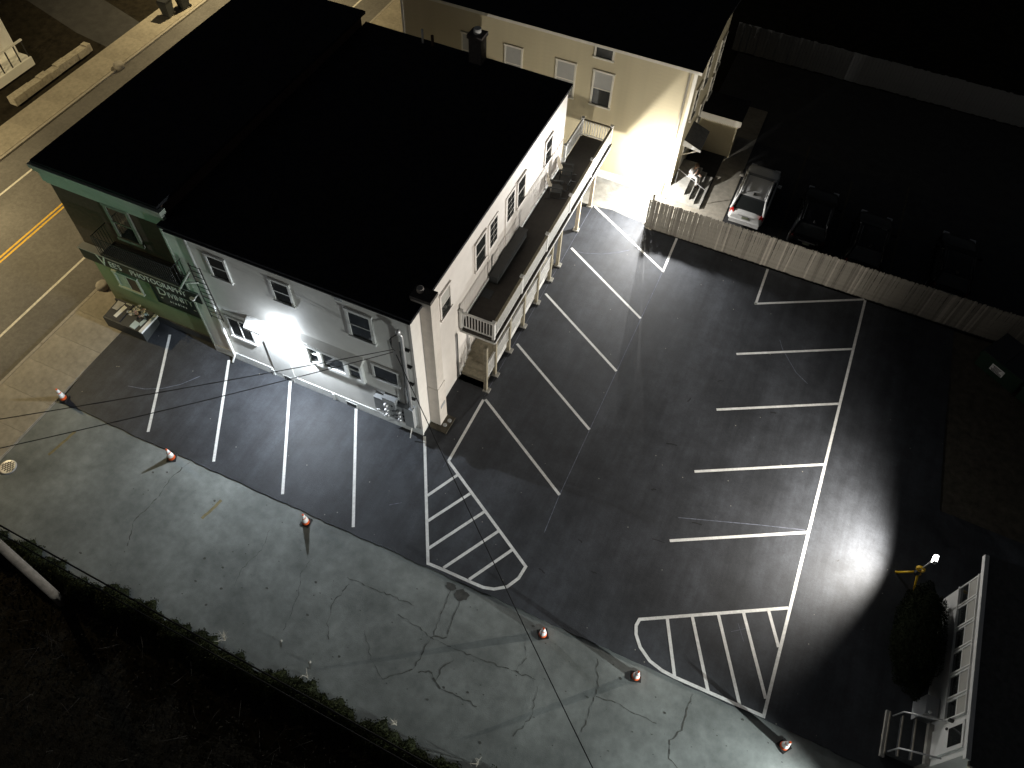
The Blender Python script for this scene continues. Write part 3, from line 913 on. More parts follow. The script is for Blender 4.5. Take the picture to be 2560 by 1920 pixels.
y = 14.8
while y < Y1 - 0.1:
    inst('baluster', bl, bal, (0.04, y, DK + 0.12))
    y += 0.14
np_ = MB().box((-0.055, -0.055, -0.05), (0.055, 0.055, RT - DK + 0.06)).box((-0.08, -0.08, RT - DK + 0.06), (0.08, 0.08, RT - DK + 0.10)).mesh('newel_post', M['trim'])
for xx, yy in ((BX, Y0), (0.12, Y0), (BX, 6.2), (BX, 8.9), (BX, 11.6), (BX, 14.3), (BX, Y1), (0.05, Y1), (0.05, 14.7)):
    inst('newel_post', np_, bal, (xx, yy, DK))
po = MB().box((-0.07, -0.07, 0), (0.07, 0.07, DK - 0.2)).mesh('post', M['deckwood'])
po2 = MB().box((-0.08, -0.08, 0), (0.08, 0.08, DK - 0.2)).mesh('post', M['postwood'])
ft = MB().box((-0.15, -0.13, -0.02), (0.15, 0.13, 0.07)).mesh('post_footing', M['apron'])
PY = (3.12, 4.04, 5.50, 7.07, 8.65, 10.24, 11.3)
for yy in PY:
    inst('post', po, bal, (1.38, yy, 0))
    inst('post_footing', ft, bal, (1.43, yy, 0))
for yy in (13.95, 15.9):
    inst('post', po2, bal, (1.33, yy, 0))
    inst('post_footing', ft, bal, (1.33, yy, 0))
# low porch deck with its own railing panels between the posts, and steps at the near end
PZ = 0.76
for k in range(8):
    MB().box((0.06 + k * 0.158, 4.40, PZ - 0.05), (0.06 + k * 0.158 + 0.15, 10.4, PZ + random.uniform(-0.002, 0.002))).build('porch_board', M['deckwood'], bal)
MB().box((1.27, 4.4, 0.25), (1.30, 10.4, PZ - 0.05)).build('porch_skirt', M['trim'], bal)
for a, b in zip(PY[:-1], PY[1:]):
    if b > 10.5:
        continue
    z0, z1 = (PZ + 0.10, PZ + 1.02)
    if a < 3.5:
        z0, z1 = 0.72, 1.75
    MB().box((1.34, a + 0.08, z1 - 0.05), (1.42, b - 0.08, z1)).build('porch_rail', M['trim'], bal)
    MB().box((1.36, a + 0.08, z0), (1.40, b - 0.08, z0 + 0.05)).build('porch_rail', M['trim'], bal)
    n = max(4, int((b - a) / 0.13))
    bb = MB().box((-0.017, -0.017, z0 + 0.04), (0.017, 0.017, z1 - 0.04)).mesh('porch_baluster', M['trim'])
    for k in range(1, n):
        inst('porch_baluster', bb, bal, (1.38, a + (b - a) * k / n, 0))
for k in range(4):
    z = PZ - 0.19 * (k + 1) + 0.0
    y1_ = 4.40 - 0.31 * k
    MB().box((0.06, y1_ - 0.33, z - 0.045), (1.28, y1_, z)).build('tread', M['deckwood'], bal)
    MB().box((0.08, y1_ - 0.02, z - 0.02), (1.26, y1_ + 0.0, z + 0.145)).build('riser', M['deckwood'], bal)
MB().box((0.2, 10.5, 0.0), (1.2, 11.2, 0.38)).build('rear_step', M['deckwood'], bal)
# near-wall handrail of the steps: a few balusters
for k in range(7):
    MB().box((0.05, 3.3 + k * 0.16, 0.12 + k * 0.1), (0.085, 3.335 + k * 0.16, 1.0 + k * 0.1)).build('porch_baluster', M['trim'], bal)

# things on the balcony
bn = MB().box((0, 0, 0), (0.42, 3.2, 0.05)).box((0.03, 0.05, -0.4), (0.39, 0.12, 0)).box((0.03, 3.08, -0.4), (0.39, 3.15, 0)).box((0.38, 0.12, -0.30), (0.41, 3.08, -0.02))
bn = bn.build('long_bench', M['deckwood'])
bn.location = (0.06, 6.15, DK + 0.42)
bn.data.materials.clear(); bn.data.materials.append(M['planter'])
tag(bn, 'long dark low bench against the wall on the balcony', 'bench')
mt = MB().box((0, 0, 0), (0.42, 0.5, 0.012)).build('door_mat', M['base_dark'])
mt.location = (0.1, 5.3, DK + 0.021)
tag(mt, 'small dark mat on the balcony floor before the bench', 'mat')
def rocker(loc, rz, label):
    t = thing('slatted_chair', label, 'chair', loc, rz, 'slatted chairs on the balcony')
    for k in range(5):
        MB().hexa([(-0.24 + k * 0.1, -0.30, 0.38), (-0.16 + k * 0.1, -0.30, 0.38), (-0.16 + k * 0.1, -0.55, 1.02), (-0.24 + k * 0.1, -0.55, 1.02),
                   (-0.24 + k * 0.1, -0.278, 0.38), (-0.16 + k * 0.1, -0.278, 0.38), (-0.16 + k * 0.1, -0.528, 1.02), (-0.24 + k * 0.1, -0.528, 1.02)]).build('back_slat', M['postwood'], t)
    MB().box((-0.27, -0.32, 0.34), (0.27, 0.22, 0.38)).build('seat', M['planter'], t)
    for sx in (-0.27, 0.23):
        MB().tube([(sx + 0.02, -0.5, 0.02), (sx + 0.02, 0.0, 0.0), (sx + 0.02, 0.4, 0.05)], 0.02, 6).build('runner', M['iron'], t)
        MB().box((sx, 0.16, 0.02), (sx + 0.04, 0.2, 0.60)).build('leg', M['iron'], t)
        MB().box((sx, -0.36, 0.02), (sx + 0.04, -0.32, 0.60)).build('leg', M['iron'], t)
        MB().box((sx - 0.02, -0.38, 0.60), (sx + 0.06, 0.24, 0.63)).build('arm', M['planter'], t)
rocker((0.62, 12.45, DK + 0.02), R(-72), 'nearer slatted rocking chair on the balcony beside its twin')
rocker((0.62, 13.75, DK + 0.02), R(-75), 'farther slatted rocking chair nearest the balcony end')
tb = thing('side_table', 'small dark table between the two slatted balcony chairs', 'table', (0.75, 13.1, DK + 0.02))
MB().box((-0.22, -0.2, 0.42), (0.22, 0.2, 0.45)).build('table_top', M['iron'], tb)
for sx in (-0.19, 0.16):
    for sy in (-0.17, 0.14):
        MB().box((sx, sy, 0), (sx + 0.03, sy + 0.03, 0.42)).build('leg', M['iron'], tb)

# concrete pad with utility covers at the chimney foot
pad = MB().prism([(0.02, 0.42), (0.84, 0.39), (0.86, 1.25), (0.05, 1.30)], -0.05, 0.07).build('utility_pad', M['deckwood'])
pad.data.materials.clear(); pad.data.materials.append(M['yard'])
tag(pad, 'small grey concrete pad with round covers at the chimney foot', 'concrete pad')
for x, y in ((0.62, 0.75), (0.70, 1.02)):
    MB().lathe((x, y, 0.07), [(0.09, 0), (0.09, 0.02), (0.06, 0.03)], 12).build('cover', M['metal'], pad)

# ------------------------------------------------------------------ meters, service mast
mtb = thing('meter_bank', 'grey bank of electric meters and boxes low on the white facade near its corner', 'electric meter', (0, -0.01, 0))
MB().box((-1.95, -0.26, 1.15), (-1.52, 0.0, 1.95)).build('meter_box', M['boxgrey'], mtb)
MB().box((-1.52, -0.30, 0.95), (-0.95, 0.0, 2.2)).build('meter_box', M['boxgrey'], mtb)
MB().box((-0.95, -0.22, 0.85), (-0.62, 0.0, 1.85)).build('meter_box', M['boxgrey'], mtb)
MB().box((-0.60, -0.26, 0.70), (-0.20, 0.0, 2.0)).build('main_cabinet', M['boxgrey'], mtb)
ml = MB(Matrix.Rotation(R(90), 4, 'X')).lathe((0, 0, 0), [(0.10, 0), (0.10, 0.08), (0.07, 0.14), (0.02, 0.15)], 14).mesh('meter', M['galv'])
for x, z, d in ((-1.34, 1.85, -0.30), (-1.34, 1.50, -0.30), (-1.34, 1.16, -0.30), (-0.84, 1.55, -0.22), (-0.84, 1.27, -0.22), (-0.84, 1.0, -0.22)):
    inst('meter', ml, mtb, (x, d, z))
bk = MB().box((-0.035, -0.02, -0.04), (0.035, 0.0, 0.04)).mesh('breaker', M['rubber'])
for x, z, d in ((-1.10, 1.85, -0.30), (-1.10, 1.50, -0.30), (-1.10, 1.16, -0.30), (-0.68, 1.55, -0.22), (-0.68, 1.27, -0.22), (-0.68, 1.0, -0.22)):
    inst('breaker', bk, mtb, (x, d, z))
cl = MB()
for k in range(4):
    r = 0.2 + 0.03 * k
    cl.tube([(-1.75 + r * math.cos(a * 0.5), -0.12 - 0.03 * k, 0.85 + 0.6 * r * math.sin(a * 0.5)) for a in range(13)], 0.013, 5)
cl.build('cable_coil', M['galv'], mtb)
ms = thing('service_mast', 'grey service conduit with cables climbing the facade beside the corner', 'conduit', (0, 0, 0))
MB().tube([(-0.30, -0.15, 1.95), (-0.30, -0.15, 6.55), (-0.36, -0.22, 6.75)], 0.055, 10).build('conduit', M['galv'], ms)
MB().lathe((-0.36, -0.22, 6.72), [(0.06, 0), (0.10, 0.1), (0.07, 0.2), (0.02, 0.24)], 10).build('weather_head', M['galv'], ms)
MB().tube([(-0.42, -0.12, 2.2), (-0.44, -0.12, 6.1)], 0.03, 6).build('side_conduit', M['boxgrey'], ms)
cb = MB()
for k in range(3):
    cb.tube([(-0.38 - 0.02 * k, -0.26, 6.72), (-0.62 - 0.05 * k, -0.30, 6.5 - 0.1 * k), (-0.66, -0.32, 5.95), (-0.55, -0.3, 5.75)], 0.014, 5)
cb.tube([(-0.42, -0.2, 5.7), (-0.42, -0.18, 4.0), (-0.55, -0.16, 2.2)], 0.014, 5)
cb.build('drip_loop', M['wire'], ms)
for z in (2.6, 3.6, 4.7, 5.7):
    MB().box((-0.30, -0.13, z), (-0.10, -0.01, z + 0.05)).build('bracket', M['iron'], ms)
MB().tube([(-0.36, -0.10, 0.9), (-0.36, -0.45, 0.15)], 0.025, 6).build('ground_pipe', M['trim'], ms)

def wire(a, b, sag, label, r=0.016, name='overhead_wire', n=14):
    a = Vector(a); b = Vector(b)
    pts = [a + (b - a) * (i / n) - Vector((0, 0, sag * 4 * (i / n) * (1 - i / n))) for i in range(n + 1)]
    o = MB().tube(pts, r, 5).build(name, M['wire'])
    tag(o, label, 'cable', 'overhead wires')
wire((-0.6, -0.33, 5.85), (-16.5, -14.2, 7.6), 0.25, 'upper overhead wire from the facade mast across the driveway to the left')
wire((-0.6, -0.33, 5.70), (-14.2, -14.3, 7.4), 0.3, 'lower overhead wire from the facade mast across the driveway to the left')
wire((-0.5, -0.33, 5.6), (13.5, -12.6, 6.8), 0.35, 'overhead wire from the facade mast across the hatched island')
wire((-13.0, -10.95, 6.3), (12.0, -11.75, 6.3), 0.0, 'upper of the twin black cables strung above the hedge', r=0.025)
wire((-13.0, -11.12, 6.2), (12.0, -11.95, 6.2), 0.0, 'lower of the twin black cables strung above the hedge', r=0.02)

# ------------------------------------------------------------------ facade flood light
fl_ = thing('wall_flood_light', 'bright white flood light on the facade beside the entrance awning', 'lamp', (-5.75, 0, 3.98))
MB().box((-0.09, -0.06, -0.06), (0.09, 0.0, 0.06)).build('mount', M['trim'], fl_)
MB().box((-0.16, -0.20, -0.05), (0.16, -0.06, 0.07)).build('glowing_housing', M['lamp_glow'], fl_)  # glow added to the whole housing to cover its shaded sides
MB().box((-0.13, -0.19, -0.062), (0.13, -0.08, -0.052)).build('lens', M['lamp_glow'], fl_)
lamp('flood_bulb', 'SPOT', fl_, (0, -0.42, -0.08), P_FACADE, COOL_WHITE, 0.05, (0, -0.12, -1.0), R(178), 0.25)
lamp('flood_spill', 'POINT', fl_, (0, -0.42, 0.0), P_FACADE_WALL, COOL_WHITE, 0.05)

# ------------------------------------------------------------------ tan house behind
T = thing('tan_house', 'tan clapboard house with dark roof behind the corner building', 'house')
TY, TX1, TYB = 18.28, 4.74, 25.0
MB().box((-10.4, TY, 0), (TX1, TYB, 7.4)).build('wall', M['tan'], T)
lap_rows(T, (-10.4, TY - 0.001, 0), (1, 0, 0), (0, -1, 0), 15.1, 0.5, 7.36, 0.2, M['tan'], 'clapboard', 0.026, True)
lap_rows(T, (TX1 + 0.001, TY + 0.02, 0), (0, 1, 0), (1, 0, 0), 6.66, 0.5, 7.36, 0.2, M['tan'], 'clapboard', 0.02, True)
MB().box((-10.4, TY - 0.04, 0), (TX1 + 0.02, TY + 0.01, 0.5)).build('foundation', M['found'], T)
MB().box((TX1 - 0.12, TY - 0.05, 0.5), (TX1 + 0.04, TY + 0.12, 7.36)).build('corner_board', M['tan_trim'], T)
MB().box((-10.46, TY - 0.05, 0.0), (-10.34, TY + 0.02, 7.36)).build('corner_board', M['tan_trim'], T)
MB().tube([(TX1 - 0.30, TY - 0.09, 7.4), (TX1 - 0.30, TY - 0.09, 0.2)], 0.05, 8).build('downspout', M['tan_trim'], T)
# gable wedge and low roof: two slopes
gw = MB()
for x0, x1 in ((TX1 - 0.05, TX1),):
    gw.hexa([(x0, TY, 7.4), (x1, TY, 7.4), (x1, TYB, 7.4), (x0, TYB, 7.4), (x0, 21.5, 7.95), (x1, 21.5, 7.95), (x1, 21.9, 7.95), (x0, 21.9, 7.95)])
gw.build('gable_wall', M['tan'], T)
rf = MB()
rf.hexa([(-10.8, TY - 0.28, 7.42), (TX1 + 0.25, TY - 0.28, 7.42), (TX1 + 0.25, 21.7, 8.02), (-10.8, 21.7, 8.02), (-10.8, TY - 0.28, 7.52), (TX1 + 0.25, TY - 0.28, 7.52), (TX1 + 0.25, 21.7, 8.14), (-10.8, 21.7, 8.14)])
rf.hexa([(-10.8, 21.702, 8.02), (TX1 + 0.25, 21.702, 8.02), (TX1 + 0.25, TYB + 0.28, 7.42), (-10.8, TYB + 0.28, 7.42), (-10.8, 21.702, 8.14), (TX1 + 0.25, 21.702, 8.14), (TX1 + 0.25, TYB + 0.28, 7.52), (-10.8, TYB + 0.28, 7.52)])
rf.build('roof', M['roof'], T)
MB().box((-10.8, TY - 0.31, 7.39), (TX1 + 0.25, TY - 0.283, 7.53)).build('fascia', M['tan_trim'], T)
for x0, w, z0, h, up, lo in ((-0.0, 0.88, 4.28, 1.75, 'curtain', 'glass'), (-0.08, 0.8, 6.78, 0.54, 'glass', 'glass'), (-1.93, 0.88, 4.28, 1.75, 'curtain', 'curtain'), (-4.66, 0.80, 4.28, 1.75, 'curtain', 'curtain'), (-7.02, 0.86, 4.28, 1.75, 'curtain', 'curtain')):
    window(T, (x0, TY - 0.02, z0), FU, FN, w, h, M['tan_trim'], split='h' if h > 1 else None, upper=M[up], lower=M[lo], out=0.06)
for y0, w, z0, h in ((19.25, 0.75, 4.2, 1.6), (20.75, 0.75, 5.1, 1.6), (23.7, 0.75, 4.3, 1.6), (23.6, 0.7, 2.7, 1.2), (22.0, 0.7, 2.1, 1.2)):
    window(T, (TX1 + 0.02, y0, z0), RU, RN, w, h, M['tan_trim'], out=0.06)
dd = MB(frame_X((TX1 + 0.02, 19.75, 0.82), RU, RN)).box((-0.08, -0.01, 0), (0.98, 0.04, 2.0)).build('side_door', M['tan_trim'], T)
MB(frame_X((TX1 + 0.02, 19.75, 0.82), RU, RN)).box((0.15, 0.03, 1.0), (0.75, 0.05, 1.75)).build('pane', M['glass'], dd)
cp = MB()
cp.hexa([(TX1, 19.32, 2.62), (5.68, 19.32, 2.50), (5.68, 21.05, 2.50), (TX1, 21.05, 2.62), (TX1, 19.32, 2.95), (5.68, 19.32, 2.60), (5.68, 21.05, 2.60), (TX1, 21.05, 2.95)])
cp = cp.build('door_canopy', M['shingle'], T)
MB().hexa([(TX1, 19.29, 2.62), (5.70, 19.29, 2.50), (5.70, 19.316, 2.50), (TX1, 19.316, 2.62), (TX1, 19.29, 2.96), (5.70, 19.29, 2.62), (5.70, 19.316, 2.62), (TX1, 19.316, 2.96)]).build('canopy_trim', M['trim'], cp)
MB().tube([(TX1 + 0.05, 19.4, 2.0), (5.6, 19.4, 2.52)], 0.03, 6).build('bracket', M['tan_trim'], cp)
# rear addition with scalloped edge
ad = MB().box((TX1 + 0.02, 22.95, 0), (6.85, 24.6, 2.3)).build('rear_addition', M['tan'], T)
MB().box((TX1 + 0.02, 22.75, 2.3), (7.0, 24.8, 2.42)).build('roof', M['roof'], ad)
MB().box((TX1 + 0.02, 22.72, 2.12), (7.0, 22.748, 2.45)).build('fascia', M['tan_trim'], ad)
sc = MB().prism([(0, 0), (0.09, 0), (0.045, -0.07)], 0, 0.02)
scm = MB(Matrix.Rotation(R(90), 4, 'X')).prism([(-0.045, 0), (0, -0.09), (0.045, 0)], 0, 0.02).mesh('scallop', M['tan_trim'])
sc.bm.free()
for k in range(24):
    inst('scallop', scm, ad, (4.82 + 0.09 * k, 22.745, 2.12))
# stoop with steps going down to the right
st_ = MB()
st_.box((TX1 + 0.03, 18.2, -0.05), (5.6, 20.7, 0.80))
st_.box((5.601, 18.2, -0.05), (5.9, 20.7, 0.58)).box((5.901, 18.2, -0.05), (6.2, 20.7, 0.38)).box((6.201, 18.2, -0.05), (6.55, 20.7, 0.19))
st_.build('stoop', M['apron'], T)
hr = MB().tube([(6.57, 18.62, 0.05), (6.57, 18.62, 0.92), (4.95, 18.62, 1.72), (4.95, 18.62, 0.8)], 0.022, 6)
hr.build('handrail', M['galv'], T)
MB().box((4.6, 15.9, -0.05), (7.9, 18.18, -0.005)).build('stoop_path', M['concrete'], None, 'structure')
MB().prism([(6.6, 18.182), (7.9, 18.182), (7.9, 28), (6.7, 28)], -0.2, 0.0).build('side_path', M['concrete'], None, 'structure')

# corner flood light with added light-blocking plates, beside the fence end
LX, LY, LZ = 4.15, 16.75, 2.05
fd = thing('corner_flood_light', 'glaring twin flood light on a stand behind the left end of the picket fence', 'lamp', (LX, LY, LZ))
MB().tube([(0.16, 0.0, -LZ), (0.16, 0.0, 0.95)], 0.022, 8).build('stand', M['metal'], fd)
for q in (0, 120, 240):
    MB().tube([(0.16, 0.0, -LZ + 0.5), (0.16 + 0.4 * math.cos(R(q)), 0.4 * math.sin(R(q)), -LZ)], 0.015, 6).build('leg', M['metal'], fd)
lamp('flood_bulb', 'SPOT', fd, (0.18, 0.0, 1.0), P_FLOOD, (1.0, 0.99, 0.96), 0.09, (-0.10, -1.0, -0.25), R(158), 0.7)
lamp('wall_bulb', 'POINT', fd, (0, 0, 0), P_FLOOD_WALL, (1.0, 0.98, 0.94), 0.0025)
# added plate blocking light close behind the bulb: its edges lie on the planes of the cut-off seen on the wall
t_ = 0.022
def shade(px, pz):
    return (t_ * (px - LX), t_ * (TY - LY), t_ * (pz - LZ))
v = [shade(1.85, 3.15), shade(9.0, 17.0), shade(2.0, 22.0), shade(-8.0, 20.0), shade(-10.0, 3.1)]
v2 = [(x, y_ + 0.002, z) for x, y_, z in v]
s_ = MB()
a = [s_._v(p) for p in v]
b = [s_._v(p) for p in v2]
s_.bm.faces.new(a)
s_.bm.faces.new(b[::-1])
for i in range(5):
    s_.bm.faces.new((a[i], b[i], b[(i + 1) % 5], a[(i + 1) % 5]))
s_.build('added_shade_plate', M['rubber'], fd)

# added blocker beside the same bulb: keeps its beam off the lot behind the house
def pdir(az, el, d=0.035):
    return (d * math.cos(R(el)) * math.cos(R(az)), d * math.cos(R(el)) * math.sin(R(az)), d * math.sin(R(el)))
v = [pdir(27, -14), pdir(45, -17), pdir(68, -15), pdir(70, 60), pdir(24, 60)]
v2 = [tuple(c * 1.06 for c in q) for q in v]
s_ = MB()
a = [s_._v(q) for q in v]
b = [s_._v(q) for q in v2]
s_.bm.faces.new(a)
s_.bm.faces.new(b[::-1])
for i in range(5):
    s_.bm.faces.new((a[i], b[i], b[(i + 1) % 5], a[(i + 1) % 5]))
s_.build('added_beam_blocker', M['rubber'], fd)

# ------------------------------------------------------------------ picket fence
fx0, fx1, fy = 4.42, 25.0, 15.70
pf = thing('picket_fence', 'weathered wooden picket fence along the back edge of the parking lot', 'fence')
for z in (0.35, 1.0, 1.62):
    MB().box((fx0, fy + 0.012, z), (fx1, fy + 0.06, z + 0.08)).build('rail', M['picket'], pf)
pm = []
for k in range(6):
    w = random.uniform(0.0435, 0.0445)
    h = 1.86 + random.uniform(-0.012, 0.012)
    b = MB()
    X = Matrix.Rotation(R(90), 4, 'X')
    b.X = X
    b.prism([(-w, 0.0), (w, 0.0), (w, h - 0.05), (w * 0.3, h), (-w * 0.3, h), (-w, h - 0.05)], -0.010, 0.010)
    pm.append(b.mesh('picket', M[('picket', 'picket', 'picket2', 'picket', 'picket3', 'picket')[k]]))
x = fx0
while x < fx1:
    o = inst('picket', pm[random.choice((0, 1, 3, 5, 0, 1, 3, 5, 2, 4, 4))], pf, (x, fy + random.uniform(-0.006, 0.002), 0.02 + random.uniform(-0.03, 0.02)))
    o.rotation_euler = (random.uniform(-0.012, 0.012), random.uniform(-0.012, 0.012), 0)
    x += 0.0895
for k in range(9):
    MB().box((fx0 + 0.05 + 2.5 * k, fy + 0.062, 0), (fx0 + 0.14 + 2.5 * k, fy + 0.16, 1.7 if k else 2.15)).build('post', M['picket'], pf)
# grey board fence at the far side of the back lot
bf = thing('board_fence', 'pale grey board fence far behind the dark back lot', 'fence')
bfm = MB().box((0, 0, 0), (0.195, 0.03, 1.8)).mesh('board', M['greyfence'])
x = 4.3
while x < 27:
    inst('board', bfm, bf, (x, 33.3 + random.uniform(-0.01, 0.01), random.uniform(-0.03, 0.03)))
    x += 0.2
# painted stall stripes of the back lot
for x, y0, y1 in ((10.8, 17.5, 26), (13.5, 17.5, 24), (16.4, 17.5, 25)):
    MB().box((x - 0.05, y0, -0.04), (x + 0.05, y1, -0.024)).build('back_stall_line', M['yard'], bpy.data.objects['back_lot'])

# ------------------------------------------------------------------ cars
def wheel_set(t, xs, ys, r, w):
    ty = MB(Matrix.Rotation(R(90), 4, 'Y')).lathe((0, 0, -w / 2), [(r * 0.62, 0), (r * 0.94, 0.0), (r, w * 0.2), (r, w * 0.8), (r * 0.94, w), (r * 0.62, w)], 22).mesh('tyre', M['rubber'])
    ri = MB(Matrix.Rotation(R(90), 4, 'Y'))
    ri.lathe((0, 0, -w / 2 - 0.005), [(r * 0.2, 0.0), (r * 0.6, 0.02), (r * 0.6, w - 0.01), (r * 0.2, w + 0.01)], 18)
    ri = ri.mesh('rim', M['galv'])
    for x in xs:
        for y_ in ys:
            o = inst('tyre', ty, t, (x, y_, r))
            o.name = 'wheel'
            c = inst('rim', ri, o, (0, 0, 0))

def car(label, cat, loc, rz, paint, L=4.45, Wd=1.82, H=1.66, name='parked_suv', plate_txt=None, group=None):
    """rear at y=0, front at y=L"""
    t = thing(name, label, cat, loc, rz, group)
    # lower body, stations along y: (y, half width, z bottom, z belt)
    hw = Wd / 2
    st = [(0.0, 0.80, 0.42, 0.80), (0.06, 0.90, 0.34, 0.98), (0.25, 0.97, 0.26, 1.06), (0.9, 1.0, 0.22, 1.07), (1.8, 1.0, 0.22, 1.04), (2.7, 1.0, 0.22, 1.01), (3.25, 0.99, 0.22, 0.98),
          (3.9, 0.96, 0.24, 0.88), (4.25, 0.90, 0.28, 0.76), (4.45, 0.76, 0.36, 0.62)]
    k = L / 4.45
    b = MB()
    rings = []
    for y_, w, z0, z1 in st:
        ww = hw * w
        zm = (z0 + z1) / 2
        prof = [(-ww * 0.86, z0), (-ww, z0 + 0.14), (-ww * 1.0, zm), (-ww * 0.97, z1 - 0.08), (-ww * 0.86, z1), (-ww * 0.4, z1 + 0.025), (ww * 0.4, z1 + 0.025), (ww * 0.86, z1), (ww * 0.97, z1 - 0.08), (ww, zm), (ww, z0 + 0.14), (ww * 0.86, z0)]
        rings.append([b._v((x, y_ * k, z)) for x, z in prof])
    n = 12
    for a, c in zip(rings, rings[1:]):
        for i in range(n):
            f = b.bm.faces.new((a[i], c[i], c[(i + 1) % n], a[(i + 1) % n]))
            f.smooth = True
    b.bm.faces.new(rings[0])
    b.bm.faces.new(rings[-1][::-1])
    b.build('body', paint, t)
    # cabin: glass shell slightly inside, painted roof and pillars over it
    rb, rt_ = (0.12 * k, 0.62 * k), (2.25 * k, 3.30 * k)   # rear bottom/top y ; front top/bottom y
    zt = H - 0.06
    zb = 1.02
    wb, wt = hw * 0.92, hw * 0.74
    def cab(dx, dz):
        return [(-wb + dx, rb[0] + dx, zb), (wb - dx, rb[0] + dx, zb), (wb - dx, rt_[1] - dx, zb - 0.05), (-wb + dx, rt_[1] - dx, zb - 0.05),
                (-wt + dx, rb[1] + dx, zt - dz), (wt - dx, rb[1] + dx, zt - dz), (wt - dx, rt_[0] - dx, zt - dz), (-wt + dx, rt_[0] - dx, zt - dz)]
    c = cab(0.0, 0.0)
    MB().hexa(cab(0.03, 0.01)).build('cabin', M['black_plastic'], t)
    def panel(q, inset, name, m, off=0.006, u0=0.06, u1=0.94, v0=0.1, v1=0.9):
        q = [Vector(p) for p in q]
        def P(u, v):
            return q[0].lerp(q[1], u).lerp(q[3].lerp(q[2], u), v)
        nn = (q[1] - q[0]).cross(q[3] - q[0]).normalized()
        pts = [P(u0, v0), P(u1, v0), P(u1, v1), P(u0, v1)]
        inn = [p - nn * 0.05 for p in pts]
        out = [p + nn * off for p in pts]
        MB().hexa(inn + out).build(name, m, t)
    panel((c[0], c[1], c[5], c[4]), 0, 'rear_window', M['glass'], u0=0.08, u1=0.92, v0=0.12, v1=0.9)
    panel((c[2], c[3], c[7], c[6]), 0, 'windshield', M['glass'], u0=0.06, u1=0.94, v0=0.08, v1=0.92)
    for s in (0, 1):
        q = (c[3], c[0], c[4], c[7]) if s == 0 else (c[1], c[2], c[6], c[5])
        for u0, u1 in ((0.08, 0.36), (0.39, 0.66), (0.69, 0.90)):
            panel(q, 0, 'side_window', M['glass'], u0=u0, u1=u1, v0=0.14, v1=0.84)
    # pillars and rails in body colour
    for i0, i1 in ((0, 4), (1, 5), (2, 6), (3, 7)):
        MB().tube([c[i0], c[i1]], [0.075, 0.055], 8).build('pillar', paint, t)
    for i0, i1 in ((4, 7), (5, 6)):
        MB().tube([c[i0], c[i1]], 0.055, 8).build('roof_edge', paint, t)
    # roof: gently domed sheet, with rails
    b = MB()
    g_ = []
    for i in range(7):
        row = []
        for j in range(7):
            u = i / 6; v = j / 6
            x = -wt + 2 * wt * u
            y_ = rb[1] + (rt_[0] - rb[1]) * v
            row.append(b._v((x * 1.0, y_, zt - 0.01 + 0.055 * (1 - (2 * u - 1) ** 4) * (1 - 0.6 * (2 * v - 1) ** 4))))
        g_.append(row)
    for i in range(6):
        for j in range(6):
            f = b.bm.faces.new((g_[i][j], g_[i + 1][j], g_[i + 1][j + 1], g_[i][j + 1]))
            f.smooth = True
    b.build('roof', paint, t)
    for s in (-1, 1):
        MB().tube([(s * wt * 0.86, rb[1] + 0.15, zt + 0.05), (s * wt * 0.86, rb[1] + 0.25, zt + 0.085), (s * wt * 0.86, rt_[0] - 0.3, zt + 0.085), (s * wt * 0.86, rt_[0] - 0.2, zt + 0.05)], 0.02, 6).build('roof_rail', M['galv'] if paint is M['white_car'] else M['black_plastic'], t)
    MB().hexa([(-0.06, rb[1] + 0.12, zt + 0.03), (0.06, rb[1] + 0.12, zt + 0.03), (0.05, rb[1] + 0.36, zt + 0.03), (-0.05, rb[1] + 0.36, zt + 0.03), (-0.02, rb[1] + 0.12, zt + 0.12), (0.02, rb[1] + 0.12, zt + 0.12), (0.02, rb[1] + 0.32, zt + 0.06), (-0.02, rb[1] + 0.32, zt + 0.06)]).build('antenna', M['rubber'], t)
    for s in (-1, 1):
        MB().hexa([(s * hw * 0.70, 0.02, 0.76), (s * hw * 0.93, 0.10, 0.76), (s * hw * 0.96, 0.26, 0.80), (s * hw * 0.74, 0.10, 0.80),
                   (s * hw * 0.74, 0.03, 1.04), (s * hw * 0.88, 0.06, 1.06), (s * hw * 0.95, 0.30, 1.10), (s * hw * 0.78, 0.10, 1.10)] if s > 0 else
                  [(s * hw * 0.93, 0.10, 0.76), (s * hw * 0.70, 0.02, 0.76), (s * hw * 0.74, 0.10, 0.80), (s * hw * 0.96, 0.26, 0.80),
                   (s * hw * 0.88, 0.06, 1.06), (s * hw * 0.74, 0.03, 1.04), (s * hw * 0.78, 0.10, 1.10), (s * hw * 0.95, 0.30, 1.10)]).build('taillight', M['red_lens'] if paint is M['white_car'] else M['dark_lens'], t)
        MB().box((s * hw * 0.55, L - 0.32, 0.62), (s * hw * 0.86, L - 0.10, 0.76)).build('headlight', M['galv'], t)
        mm = MB().box((s * (hw + 0.02), 2.65 * k, 1.02), (s * (hw + 0.20), 2.75 * k, 1.15)).tube([(s * (hw - 0.06), 2.72 * k, 1.03), (s * (hw + 0.05), 2.70 * k, 1.07)], 0.025, 6)
        mm.build('mirror', paint, t)
    MB().box((-hw * 0.84, -0.06, 0.34), (hw * 0.84, 0.05, 0.56)).build('rear_bumper', paint, t)
    MB().box((-hw * 0.80, L - 0.08, 0.30), (hw * 0.80, L + 0.03, 0.50)).build('front_bumper', paint, t)
    pl = MB().box((-0.17, -0.028, 0.68), (0.17, -0.005, 0.82)).build('license_plate', M['plate'], t)
    MB().box((-0.42, -0.022, 0.84), (0.42, 0.03, 0.87)).build('tailgate_trim', M['galv'], t)
